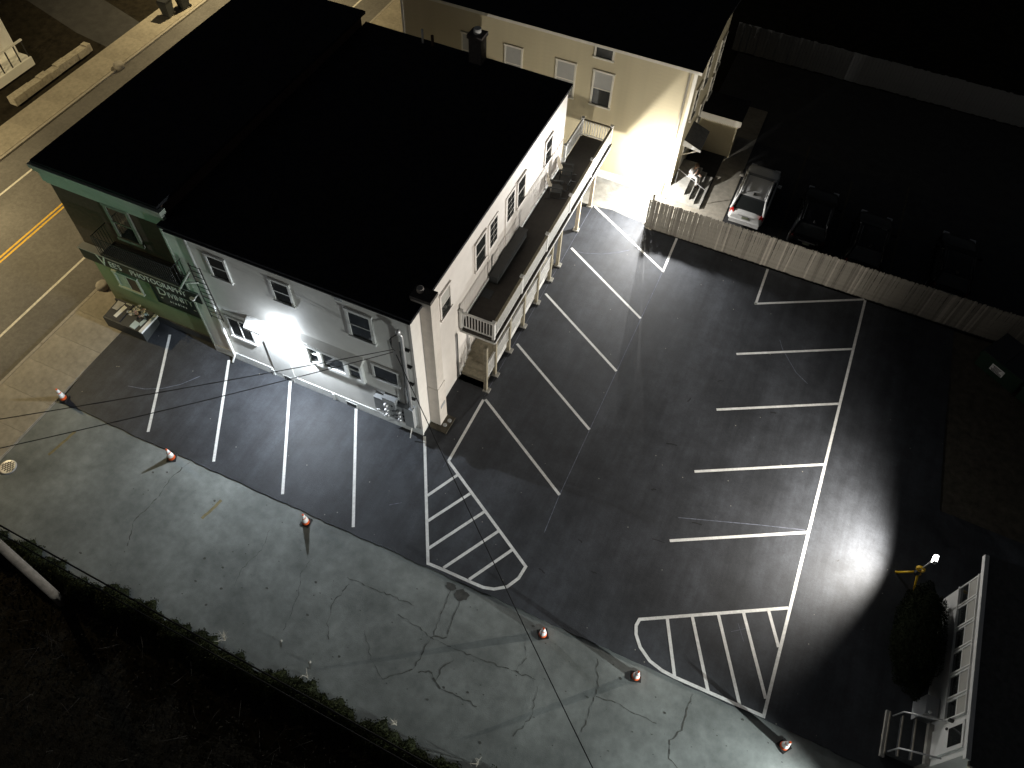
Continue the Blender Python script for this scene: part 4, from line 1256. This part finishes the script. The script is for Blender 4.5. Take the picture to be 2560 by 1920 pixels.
    wheel_set(t, (-hw * 0.88, hw * 0.88), (0.80 * k, 3.55 * k), 0.34, 0.22)
    return t

car('white SUV parked nose away behind the picket fence next to the stoop', 'car', (8.92, 17.75, -0.03), R(-1), M['white_car'], name='parked_suv', group='cars in the back lot')
car('dark car parked in the dark just right of the white SUV', 'car', (12.1, 17.3, -0.03), R(-1), M['dark_car'], L=4.5, H=1.5, name='parked_car', group='cars in the back lot')
car('charcoal car with faint roof rails, second right of the white SUV', 'car', (14.85, 16.75, -0.03), R(-2), M['grey_car'], L=4.4, H=1.6, name='parked_car', group='cars in the back lot')
car('black car in the dark nearest the right end of the picket fence', 'car', (18.9, 16.9, -0.03), R(-2), M['dark_car'], L=4.5, H=1.5, name='parked_car', group='cars in the back lot')

# ------------------------------------------------------------------ person sitting on the stoop
def skin_mesh(name, chains, parent, m, sub=2, root=0):
    vs, es, rs = [], [], []
    idx = {}
    for ch in chains:
        prev = None
        for p, r in ch:
            key = tuple(round(c, 4) for c in p)
            if key not in idx:
                idx[key] = len(vs)
                vs.append(p)
                rs.append(r)
            i = idx[key]
            if prev is not None and prev != i:
                es.append((prev, i))
            prev = i
    me = bpy.data.meshes.new(name)
    me.from_pydata(vs, es, [])
    o = bpy.data.objects.new(name, me)
    COL.objects.link(o)
    me.materials.append(m)
    md = o.modifiers.new('skin', 'SKIN')
    for i, r in enumerate(rs):
        me.skin_vertices[0].data[i].radius = (r, r)
    me.skin_vertices[0].data[root].use_root = True
    sd = o.modifiers.new('sub', 'SUBSURF')
    sd.levels = sub
    sd.render_levels = sub
    md.use_smooth_shade = True
    o.parent = parent
    return o

pe = thing('person', 'person in pale top and light trousers sitting hunched on the stoop steps', 'person', (5.50, 19.55, 0.80), R(-18))
# local: x = facing direction (down the steps), y = left
pel = (0.0, 0.0, 0.11)
body = []
body.append([(pel, 0.13), ((0.02, 0, 0.26), 0.13), ((0.08, 0, 0.42), 0.145), ((0.13, 0, 0.52), 0.10), ((0.17, 0, 0.58), 0.055), ((0.20, 0, 0.64), 0.055), ((0.22, 0, 0.70), 0.085), ((0.235, 0, 0.775), 0.095), ((0.235, 0, 0.84), 0.06)])
def fingers(w, d):
    out = []
    for k, (oy, ln) in enumerate(((-0.03, 0.07), (-0.01, 0.085), (0.01, 0.08), (0.03, 0.062))):
        a = (w[0] + 0.04 * d[0], w[1] + oy, w[2] + 0.04 * d[2])
        m_ = (a[0] + ln * 0.55 * d[0], a[1], a[2] + ln * 0.55 * d[2])
        e_ = (m_[0] + ln * 0.35 * d[0] - 0.015, m_[1], m_[2] + ln * 0.35 * d[2] - 0.02)
        out.append([(w, 0.028), (a, 0.013), (m_, 0.010), (e_, 0.008)])
    th = (w[0] + 0.02, w[1] + (0.045 if w[1] < 0 else -0.045), w[2] + 0.01)
    out.append([(w, 0.028), (th, 0.012), ((th[0] + 0.03, th[1], th[2] + 0.015), 0.009)])
    return out
# right arm raised to the face, left arm resting on the knee
body.append([((0.13, 0, 0.52), 0.10), ((0.12, -0.19, 0.48), 0.062), ((0.24, -0.25, 0.24), 0.05), ((0.33, -0.12, 0.42), 0.042), ((0.36, -0.06, 0.56), 0.030)])
body += fingers((0.36, -0.06, 0.56), (0.0, 0, 1.0))
body.append([((0.13, 0, 0.52), 0.10), ((0.12, 0.19, 0.48), 0.062), ((0.18, 0.26, 0.22), 0.05), ((0.40, 0.16, 0.22), 0.042), ((0.47, 0.12, 0.22), 0.030)])
body += fingers((0.47, 0.12, 0.22), (1.0, 0, -0.2))
for sy in (-1, 1):
    body.append([(pel, 0.13), ((0.06, 0.09 * sy, 0.10), 0.10), ((0.45, 0.13 * sy, 0.16), 0.072), ((0.50, 0.12 * sy, -0.20), 0.055), ((0.50, 0.12 * sy, -0.36), 0.04), ((0.62, 0.13 * sy, -0.395), 0.035)])
bo = skin_mesh('body', body, pe, M['skin'])
sh = [[(pel, 0.145), ((0.02, 0, 0.26), 0.15), ((0.08, 0, 0.42), 0.165), ((0.13, 0, 0.52), 0.118), ((0.155, 0, 0.565), 0.075)],
      [((0.13, 0, 0.52), 0.118), ((0.12, -0.19, 0.48), 0.08), ((0.24, -0.25, 0.24), 0.066), ((0.32, -0.135, 0.40), 0.056)],
      [((0.13, 0, 0.52), 0.118), ((0.12, 0.19, 0.48), 0.08), ((0.18, 0.26, 0.22), 0.066), ((0.36, 0.18, 0.22), 0.056)]]
skin_mesh('shirt', sh, bo, M['shirt'])
tr = [[(pel, 0.14), ((0.06, 0.09, 0.10), 0.115), ((0.45, 0.13, 0.16), 0.088), ((0.50, 0.12, -0.20), 0.070), ((0.50, 0.12, -0.32), 0.062)],
      [(pel, 0.14), ((0.06, -0.09, 0.10), 0.115), ((0.45, -0.13, 0.16), 0.088), ((0.50, -0.12, -0.20), 0.070), ((0.50, -0.12, -0.32), 0.062)]]
skin_mesh('trousers', tr, bo, M['trousers'])
hb = MB()
for i in range(9):
    pass
hr_ = MB().lathe((0.215, 0, 0.70), [(0.085, 0.0), (0.112, 0.05), (0.118, 0.10), (0.105, 0.155), (0.06, 0.19), (0.01, 0.20)], 14)
hr_.build('hair', M['hair'], bo)
nf = MB().box((0.315, -0.012, 0.735), (0.345, 0.012, 0.765)).build('nose', M['skin'], bo)
for sy in (-1, 1):
    MB().box((0.318, sy * 0.035 - 0.011, 0.772), (0.329, sy * 0.035 + 0.011, 0.782)).build('eye', M['shoe'], bo)
    MB().hexa([(0.42, 0.12 * sy - 0.045, -0.42), (0.70, 0.13 * sy - 0.045, -0.42), (0.70, 0.13 * sy + 0.045, -0.42), (0.42, 0.12 * sy + 0.045, -0.42),
               (0.43, 0.12 * sy - 0.04, -0.33), (0.68, 0.13 * sy - 0.035, -0.38), (0.68, 0.13 * sy + 0.035, -0.38), (0.43, 0.12 * sy + 0.04, -0.33)]).build('shoe', M['shoe'], bo)
MB().box((0.318, -0.022, 0.712), (0.327, 0.022, 0.719)).build('mouth', M['pink'], bo)

# ------------------------------------------------------------------ traffic cones
def cone(name='traffic_cone'):
    t = thing(name, '', 'traffic cone', group='traffic cones along the edge of the new asphalt')
    MB().box((-0.185, -0.185, 0), (0.185, 0.185, 0.035)).build('base', M['rubber'], t)
    def rad(z):
        return 0.145 - 0.115 * (z / 0.70)
    MB().lathe((0, 0, 0), [(rad(z), 0.035 + z * 0.95) for z in (0, 0.2, 0.45, 0.70)], 18).build('cone_body', M['orange'], t)
    for z0, z1 in ((0.14, 0.40), (0.45, 0.64)):  # real collars, widened in white to stand in for lamp glare
        MB().lathe((0, 0, 0), [(rad(z0) + 0.004, 0.035 + z0 * 0.95), (rad(z1) + 0.004, 0.035 + z1 * 0.95)], 18).build('collar_with_glare', M['cone_white'], t)
    return t
c0 = cone()
spots = [(-14.43, -4.86, 0.02, 'white-topped orange cone by the pavement at the left corner of the asphalt', 0.2),
         (-8.60, -5.24, -0.035, 'pale cone between the first and second front stall lines', 0.5),
         (-2.23, -5.36, -0.035, 'bright white-looking cone on the driveway below the third and fourth front stall lines', 0.1),
         (7.69, -5.50, -0.035, 'orange cone right of the left hatched island', 0.6),
         (11.18, -5.50, -0.035, 'orange cone left of the right hatched island tip', 0.3),
         (16.39, -5.55, -0.035, 'orange cone at the lower right beyond the right hatched island', 0.9)]
for i, (x, y, z, lb, rz) in enumerate(spots):
    t = c0 if i == 0 else copy_tree(c0)
    t.location = (x, y, z)
    t.rotation_euler = (0, 0, rz)
    t['label'] = lb

# ------------------------------------------------------------------ tripod work lights
def work_light(label, loc, rz, power, aim, size, blend, col):
    """yellow tripod, mast and lamp head; local +x is where it shines"""
    t = thing('work_light', label, 'work light', loc, rz, 'tripod work lights')
    for a in (0, 125, 235):
        l_ = MB().tube([(0.08 * math.cos(R(a)), 0.08 * math.sin(R(a)), 0.62), (0.46 * math.cos(R(a)), 0.46 * math.sin(R(a)), 0.04)], 0.042, 8)
        l_.tube([(0.46 * math.cos(R(a)), 0.46 * math.sin(R(a)), 0.05), (0.52 * math.cos(R(a)), 0.52 * math.sin(R(a)), 0.0)], 0.05, 8)
        l_.build('leg', M['yellow_steel'], t)
    MB().lathe((0, 0, 0.56), [(0.07, 0), (0.10, 0.03), (0.10, 0.14), (0.05, 0.2)], 12).build('hub', M['black_plastic'], t)
    MB().tube([(0, 0, 0.7), (0, 0, 1.90)], 0.025, 8).build('mast', M['galv'], t)
    cc = MB()
    for k in range(3):
        cc.tube([(0.02 + 0.13 * math.cos(q * 0.55), 0.03 * k - 0.03, 0.98 + 0.13 * math.sin(q * 0.55)) for q in range(13)], 0.028, 6)
    cc.build('cord_coil', M['yellow_steel'], t)
    hd = MB().box((-0.10, -0.15, 1.88), (0.03, 0.15, 2.08)).box((-0.16, -0.02, 1.86), (-0.10, 0.02, 1.96)).build('lamp_head', M['metal'], t)
    MB().box((0.031, -0.13, 1.90), (0.04, 0.13, 2.06)).build('lens', M['lamp_glow'], hd)
    MB().box((-0.08, -0.12, 2.081), (0.02, 0.12, 2.09)).build('hot_lens', M['lamp_glow'], hd)
    lamp('work_bulb', 'SPOT', t, (0.07, 0, 1.90), power, col, 0.06, aim, size, blend)
    return t
work_light('yellow tripod work light shining across the lot from its right edge', (19.42, 2.15, 0), R(172), P_WORK, (1.0, 0, 0.07), R(152), 0.9, WARM_WHITE)
work_light('yellow tripod work light beyond the porch lighting the driveway', (23.2, -7.9, -0.03), R(194), P_WORK2, (1.0, 0, -0.02), R(80), 0.5, (0.93, 1.0, 0.97))

# ------------------------------------------------------------------ enclosed porch house at lower right
Lh = thing('porch_house', 'white enclosed porch house with a row of windows and side steps at lower right', 'house')
LXW = 20.6
MB().box((LXW, -4.45, 0), (30, 1.75, 2.93)).build('wall', M['trim'], Lh)
MB().prism([(20.68, -4.75), (34, -4.75), (34, 2.4), (20.68, 2.4)], 3.02, 3.10).build('roof', M['shingle'], Lh)
MB().box((20.56, -4.6, 2.93), (20.70, 2.35, 3.12)).build('fascia', M['trim'], Lh)
MB().box((20.70, -4.75, 2.93), (33, -4.60, 3.05)).build('front_fascia', M['postwood'], Lh)
ys = (1.68, 0.88, 0.02, -0.80, -1.64, -2.48, -3.2)
for a, b in zip(ys[1:], ys[:-1]):
    window(Lh, (LXW - 0.012, a + 0.09, 1.62), (0, 1, 0), (-1, 0, 0), (b - a) - 0.16, 1.22, M['trim'], casing=0.045, out=0.05, upper=M['curtain'], lower=M['glass'], split='h')
d = MB(frame_X((LXW - 0.012, -4.22, 0.82), (0, 1, 0), (-1, 0, 0))).box((0, -0.01, 0), (0.86, 0.05, 2.06)).build('screen_door', M['trim'], Lh)
MB(frame_X((LXW - 0.012, -4.22, 0.82), (0, 1, 0), (-1, 0, 0))).box((0.13, 0.04, 1.12), (0.73, 0.06, 1.95)).build('pane', M['glass'], d)
MB(frame_X((LXW - 0.012, -4.22, 0.82), (0, 1, 0), (-1, 0, 0))).box((0.72, 0.05, 0.95), (0.78, 0.09, 1.05)).build('handle', M['iron'], d)
MB(frame_X((LXW - 0.012, -3.28, 1.95), (0, 1, 0), (-1, 0, 0))).box((0, 0, 0), (0.08, 0.12, 0.14)).build('porch_lamp', M['iron'], Lh)
for k, z in enumerate((0.80, 0.62, 0.42, 0.22)):
    x1 = LXW - 0.02 if k == 0 else 20.42 - 0.34 * (k - 1)
    x0 = 20.42 - 0.34 * k
    MB().box((x0 + 0.001, -4.42, -0.05), (x1, -3.1, z)).build('step', M['apron'] if k == 0 else M['base_dark'], Lh)
    if k:
        MB().box((x0 - 0.006, -4.44, z - 0.05), (x0 + 0.03, -3.08, z + 0.004)).build('step_edge', M['concrete'], Lh)
for yy in (-4.36, -3.16):
    MB().tube([(19.5, yy, 0.15), (19.55, yy, 0.95), (20.55, yy, 1.62)], 0.028, 6).build('handrail', M['galv'], Lh)
MB().box((19.32, -4.55, -0.05), (19.46, -3.0, 0.12)).build('step_kerb', M['apron'], Lh)
MB().box((20.15, -2.95, -0.05), (20.55, -2.3, 1.05)).build('utility_box', M['boxgrey'], Lh)
MB().lathe((20.28, -2.86, 1.05), [(0.05, 0), (0.06, 0.05), (0.02, 0.08)], 10).build('meter', M['galv'], Lh)

# ------------------------------------------------------------------ evergreen bush before the porch
def leaf_cloud(bm, c, rad, n, size, m_thick=0.35, squash=1.0):
    for _ in range(n):
        u = random.uniform(-1, 1); a = random.uniform(0, 6.283)
        s = math.sqrt(1 - u * u)
        d = Vector((s * math.cos(a), s * math.sin(a), u))
        lump = 1 + 0.10 * math.sin(d.x * 7 + c[0]) * math.sin(d.y * 6 + 1.3) + 0.08 * math.sin(d.z * 9 + d.x * 4)
        rr = lump * (1 - m_thick * random.random() ** 2)
        p = Vector((c[0] + d.x * rad[0] * rr, c[1] + d.y * rad[1] * rr, c[2] + d.z * rad[2] * rr))
        if p.z < 0.03:
            continue
        q = size * random.uniform(0.6, 1.4)
        t1 = Vector((random.uniform(-1, 1), random.uniform(-1, 1), random.uniform(-1, 1))).normalized()
        t2 = t1.cross(d).normalized() if abs(t1.dot(d)) < 0.95 else Vector((0, 0, 1))
        t1 = (t1 + d * 0.6).normalized()
        bm.poly([p - t2 * q * 0.35, p + t1 * q, p + t2 * q * 0.35])
bs = thing('evergreen_bush', 'large rounded dark evergreen bush in front of the white porch windows', 'bush', (19.62, -0.45, 0))
lc = MB()
leaf_cloud(lc, (0, 0, 0.98), (0.78, 1.98, 1.02), 26000, 0.055, 0.2)
leaf_cloud(lc, (0.05, 0.9, 0.95), (0.65, 0.9, 0.95), 7000, 0.055, 0.2)
lc.build('foliage', M['leaf_dark'], bs)
core = MB()
core.lathe((0, 0, 0.0), [(0.45, 0.05), (0.58, 0.4), (0.58, 1.1), (0.35, 1.6), (0.05, 1.75)], 14)
for v_ in core.bm.verts:
    v_.co.y *= 2.5
core.build('inner_foliage', M['leaf_dark'], bs)
for k in range(3):
    MB().tube([(0.05, -0.8 + 0.8 * k, 0), (0.0, -0.7 + 0.75 * k, 0.9)], [0.05, 0.03], 6).build('stem', M['bark'], bs)

# ------------------------------------------------------------------ hedge along the driveway, dark brush below it
hd = thing('low_hedge', 'long low ragged hedge along the lower edge of the driveway', 'hedge')
hm = [MB(), MB()]
hcore = MB()
def hedge_shape(x):
    w = 0.36 + 0.10 * math.sin(x * 1.7) + 0.10 * math.sin(x * 4.7 + 2) + 0.08 * math.sin(x * 11.3)
    cy = -10.88 + 0.10 * math.sin(x * 0.9) + 0.06 * math.sin(x * 3.3)
    hgt = 0.46 + 0.14 * math.sin(x * 2.9 + 1) + 0.07 * math.sin(x * 6.1)
    return w, cy, hgt
rows = []
x = -16.0
while x < 12.5:
    w, cy, hgt = hedge_shape(x)
    rows.append([hcore._v((x, cy + w * 1.05 * u, max(-0.12, hgt * 0.82 * (1 - u * u) + random.uniform(-0.05, 0.05)))) for u in (-1, -0.75, -0.4, 0, 0.4, 0.75, 1)])
    for _ in range(75):
        q = random.uniform(0.035, 0.08)
        u = max(-1.15, min(1.12, random.gauss(0, 0.58)))
        p = Vector((x + random.uniform(-0.08, 0.08), cy + u * w, 0))
        p.z = max(0.0, hgt * (1 - min(1, u * u)) * random.uniform(0.75, 1.12) + random.uniform(0, 0.05))
        t1 = Vector((random.uniform(-1, 1), random.uniform(-1, 1), random.uniform(-0.2, 0.8))).normalized()
        t2 = t1.orthogonal().normalized()
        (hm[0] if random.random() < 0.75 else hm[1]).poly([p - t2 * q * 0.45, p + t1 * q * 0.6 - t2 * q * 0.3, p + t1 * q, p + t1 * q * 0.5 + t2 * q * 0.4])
    x += 0.055
for ra, rb_ in zip(rows, rows[1:]):
    for i in range(6):
        hcore.bm.faces.new((ra[i], rb_[i], rb_[i + 1], ra[i + 1]))
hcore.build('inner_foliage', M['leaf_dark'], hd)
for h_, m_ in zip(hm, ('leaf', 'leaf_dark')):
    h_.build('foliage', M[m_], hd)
br = MB()
for _ in range(9000):
    x = random.uniform(-16, 14); y = -11.1 - abs(random.gauss(0, 1)) * 3.2
    q = random.uniform(0.04, 0.12)
    p = Vector((x, y, -0.12 + random.random() ** 2 * 0.5))
    t1 = Vector((random.uniform(-1, 1), random.uniform(-1, 1), random.uniform(-0.4, 0.7))).normalized()
    t2 = t1.orthogonal().normalized()
    br.poly([p - t2 * q * 0.4, p + t1 * q, p + t2 * q * 0.4])
br.build('undergrowth', M['dead'], None, 'stuff')
tw = MB()
for _ in range(260):
    x = random.uniform(-13, 12); y = -11.2 - abs(random.gauss(0, 1)) * 2.2
    p = Vector((x, y, -0.1))
    d = Vector((random.uniform(-1, 1), random.uniform(-1, 1), random.uniform(0.1, 0.9))).normalized() * random.uniform(0.3, 1.1)
    tw.tube([p, p + d * 0.6 + Vector((random.uniform(-.06, .06), random.uniform(-.06, .06), 0)), p + d], [0.009, 0.006, 0.003], 4)
tw.build('brush_twigs', M['bark'], None, 'stuff')
def weed(x, y, h, n, label):
    t = thing('dry_weed', label, 'plant', (x, y, 0), group='dry weeds at the hedge')
    for k in range(n):
        a = random.uniform(0, 6.28); s = random.uniform(0.05, 0.28)
        hh = h * random.uniform(0.55, 1.0)
        b = MB().tube([(0, 0, 0), (s * 0.4 * math.cos(a), s * 0.4 * math.sin(a), hh * 0.6), (s * math.cos(a), s * math.sin(a), hh)], [0.011, 0.008, 0.004], 4)
        for j in range(2):
            f_ = random.uniform(0.4, 0.8)
            p = Vector((s * f_ * math.cos(a), s * f_ * math.sin(a), hh * f_))
            e = p + Vector((random.uniform(-.14, .14), random.uniform(-.14, .14), random.uniform(.05, .2)))
            b.tube([p, e], [0.006, 0.003], 4)
        b.build('stalk', M['twig'], t)
weed(-2.30, -10.35, 0.8, 9, 'tall pale dry weed at the hedge, the bushiest one')
weed(4.45, -10.30, 0.85, 5, 'thin pale dry weed at the hedge near the bottom edge')
weed(0.95, -10.2, 0.35, 4, 'short pale dry weed at the hedge between the two tall ones')
weed(7.35, -10.25, 0.3, 6, 'low pale weed tuft at the very bottom of the driveway edge')
pb_ = MB()
for x, y in ((-0.55, -9.55), (0.75, -9.75)):
    o = MB().lathe((0, 0, 0), [(0.03, 0), (0.05, 0.03), (0.03, 0.07)], 7).build('pebble', M['apron'])
    o.location = (x, y, -0.034)
    tag(o, 'small pale pebble on the driveway near the hedge, %s of two' % ('left' if x < 0 else 'right'), 'pebble')

# ------------------------------------------------------------------ utility pole at lower left (leans away)
up = thing('utility_pole', 'bare wooden utility pole leaning at the lower left corner', 'utility pole', (-8.4, -11.62, -0.1))
b_ = Vector((0, 0, 0)); t_p = Vector((-1.45, 0.62, 7.6))
MB().tube([b_, b_.lerp(t_p, 0.5), t_p], [0.17, 0.15, 0.12], 14).build('shaft', M['polewood'], up)
MB().tube([t_p + Vector((-0.6, -0.7, -0.5)), t_p + Vector((0.6, 0.7, -0.5))], 0.05, 6).build('crossarm', M['polewood'], up)

# ------------------------------------------------------------------ dumpsters at the right edge
def dumpster(loc, rz, label, sign):
    t = thing('dumpster', label, 'dumpster', loc, rz, 'dumpsters at the right edge')
    MB().hexa([(0, 0.15, 0.1), (2.0, 0.15, 0.1), (2.0, 1.4, 0.1), (0, 1.4, 0.1), (0, 0.0, 1.15), (2.0, 0.0, 1.15), (2.0, 1.4, 1.35), (0, 1.4, 1.35)]).build('bin', M['green_plastic'], t)
    for x in (0.0, 1.01):
        MB().hexa([(x + 0.01, -0.05, 1.17), (x + 0.98, -0.05, 1.17), (x + 0.98, 1.42, 1.37), (x + 0.01, 1.42, 1.37), (x + 0.01, -0.05, 1.21), (x + 0.98, -0.05, 1.21), (x + 0.98, 1.42, 1.43), (x + 0.01, 1.42, 1.43)]).build('lid', M['black_plastic'], t)
    for x in (0.15, 1.85):
        for y_ in (0.3, 1.25):
            MB(Matrix.Translation((x, y_, 0.08)) @ Matrix.Rotation(R(90), 4, 'Y')).lathe((0, 0, -0.03), [(0.03, 0), (0.08, 0.0), (0.08, 0.06), (0.03, 0.06)], 10).build('caster', M['rubber'], t)
    MB().box((-0.09, 0.1, 0.75), (0.0, 1.2, 0.95)).build('fork_pocket', M['green_plastic'], t)
    if sign:
        s = MB().hexa([(0.62, 0.095, 0.45), (1.25, 0.095, 0.45), (1.25, 0.105, 0.45), (0.62, 0.105, 0.45), (0.62, 0.034, 0.86), (1.25, 0.034, 0.86), (1.25, 0.044, 0.86), (0.62, 0.044, 0.86)]).build('notice', M['cone_white'], t)
        for k, (a, b) in enumerate(((0.70, 1.10), (0.74, 1.06), (0.76, 1.04), (0.66, 1.18), (0.70, 1.20))):
            z = 0.80 - k * 0.07
            yy = 0.034 + (0.86 - z) / 0.41 * 0.061
            MB().hexa([(a, yy - 0.004, z - 0.035), (b, yy - 0.004, z - 0.035), (b, yy + 0.006, z - 0.035), (a, yy + 0.006, z - 0.035), (a, yy - 0.010, z), (b, yy - 0.010, z), (b, yy + 0.0, z), (a, yy + 0.0, z)]).build('print_line', M['print_dark'], s)
dumpster((20.62, 13.72, -0.02), R(-32), 'dark green dumpster with a white notice right of the fence corner', True)
dumpster((22.45, 12.55, -0.02), R(-32), 'dark green dumpster cut off by the right edge of the view', False)

# ------------------------------------------------------------------ across the street: wall, bins, house corner
sw_ = thing('stone_wall', 'low pale stone wall beside the far sidewalk across the street', 'wall')
y = 9.3
while y < 15.4:
    l_ = random.uniform(0.5, 0.9)
    MB().box((-31.1 + random.uniform(-0.03, 0.03), y, 0), (-30.6 + random.uniform(-0.03, 0.03), min(y + l_ - 0.015, 15.42), 0.42 + random.uniform(-0.04, 0.04))).build('stone', M['stone'], sw_)
    y += l_
for (x, y, rz, lb) in ((-29.0, 20.5, 0.1, 'dark wheeled bin on the far sidewalk, left of its twin'), (-28.75, 21.7, -0.05, 'dark wheeled bin on the far sidewalk by the kerb, right of its twin')):
    t = thing('wheeled_bin', lb, 'rubbish bin', (x, y, 0.0), rz, 'wheeled bins across the street')
    MB().hexa([(-0.24, -0.27, 0.08), (0.24, -0.27, 0.08), (0.24, 0.27, 0.08), (-0.24, 0.27, 0.08), (-0.30, -0.36, 1.0), (0.30, -0.36, 1.0), (0.30, 0.36, 1.0), (-0.30, 0.36, 1.0)]).build('bin_body', M['base_dark'], t)
    MB().hexa([(-0.32, -0.38, 1.002), (0.32, -0.38, 1.002), (0.32, 0.38, 1.002), (-0.32, 0.38, 1.002), (-0.30, -0.34, 1.08), (0.30, -0.34, 1.08), (0.30, 0.36, 1.08), (-0.30, 0.36, 1.08)]).build('lid', M['black_plastic'], t)
    for s in (-0.27, 0.27):
        MB(Matrix.Translation((s, 0.28, 0.1)) @ Matrix.Rotation(R(90), 4, 'Y')).lathe((0, 0, -0.03), [(0.03, 0), (0.1, 0), (0.1, 0.06), (0.03, 0.06)], 12).build('wheel', M['rubber'], t)
fh = thing('far_house', 'corner of a white house porch across the street at top left', 'house')
MB().box((-44, 8.0, 0), (-33.9, 13.0, 3.2)).build('wall', M['trim'], fh)
MB().box((-44.3, 7.7, 3.2), (-33.6, 13.3, 3.35)).build('roof', M['roof'], fh)
MB().box((-33.9, 9.5, 0), (-32.6, 12.8, 0.5)).build('porch_step', M['trim'], fh)
for k in range(6):
    MB().box((-32.75, 9.6 + 0.62 * k, 0.5), (-32.69, 9.66 + 0.62 * k, 1.5)).build('porch_baluster', M['iron'], fh)
MB().box((-32.78, 9.5, 1.5), (-32.66, 12.8, 1.58)).build('porch_rail', M['trim'], fh)

# ------------------------------------------------------------------ street lamps and the green signal that light the street side
for (x, y, lb) in ((-27.6, 25.5, 'street lamp on the far sidewalk up the street, out of view'), (-28.3, -2.0, 'street lamp on the far sidewalk down the street, out of view')):
    t = thing('street_lamp', lb, 'street lamp', (x - 1.0, y, 0), group='street lamps')
    MB().tube([(0, 0, 0), (0, 0, 8.2), (0.5, 0, 8.9), (1.6, 0, 9.0)], [0.09, 0.06, 0.05, 0.04], 8).build('post', M['galv'], t)
    MB().box((1.4, -0.16, 8.92), (2.1, 0.16, 9.06)).build('lamp_head', M['metal'], t)
    MB().box((1.5, -0.12, 8.905), (2.0, 0.12, 8.918)).build('lens', M['street_glow'], t)
    lamp('street_bulb', 'SPOT', t, (1.75, 0, 8.85), P_STREET, SODIUM, 0.12, (0.05, 0, -1), R(165), 0.5)
t = thing('traffic_signal', 'green traffic signal on its post at the street corner, out of view', 'traffic light', (-20.8, -13.0, 0))
MB().tube([(0, 0, -0.1), (0, 0, 4.6)], 0.07, 8).build('post', M['metal'], t)
MB().box((-0.17, -0.15, 4.6), (0.17, 0.1, 5.7)).build('signal_head', M['iron'], t)
MB(Matrix.Translation((0, 0.1, 4.8)) @ Matrix.Rotation(R(-90), 4, 'X')).lathe((0, 0, 0), [(0.13, 0), (0.12, 0.02), (0.02, 0.03)], 14).build('green_lens', M['signal_glow'], t)
lamp('signal_bulb', 'SPOT', t, (0, 0.2, 4.8), P_SIGNAL, (0.16, 1.0, 0.45), 0.08, (0.55, 1, 0.0), R(34), 0.5)
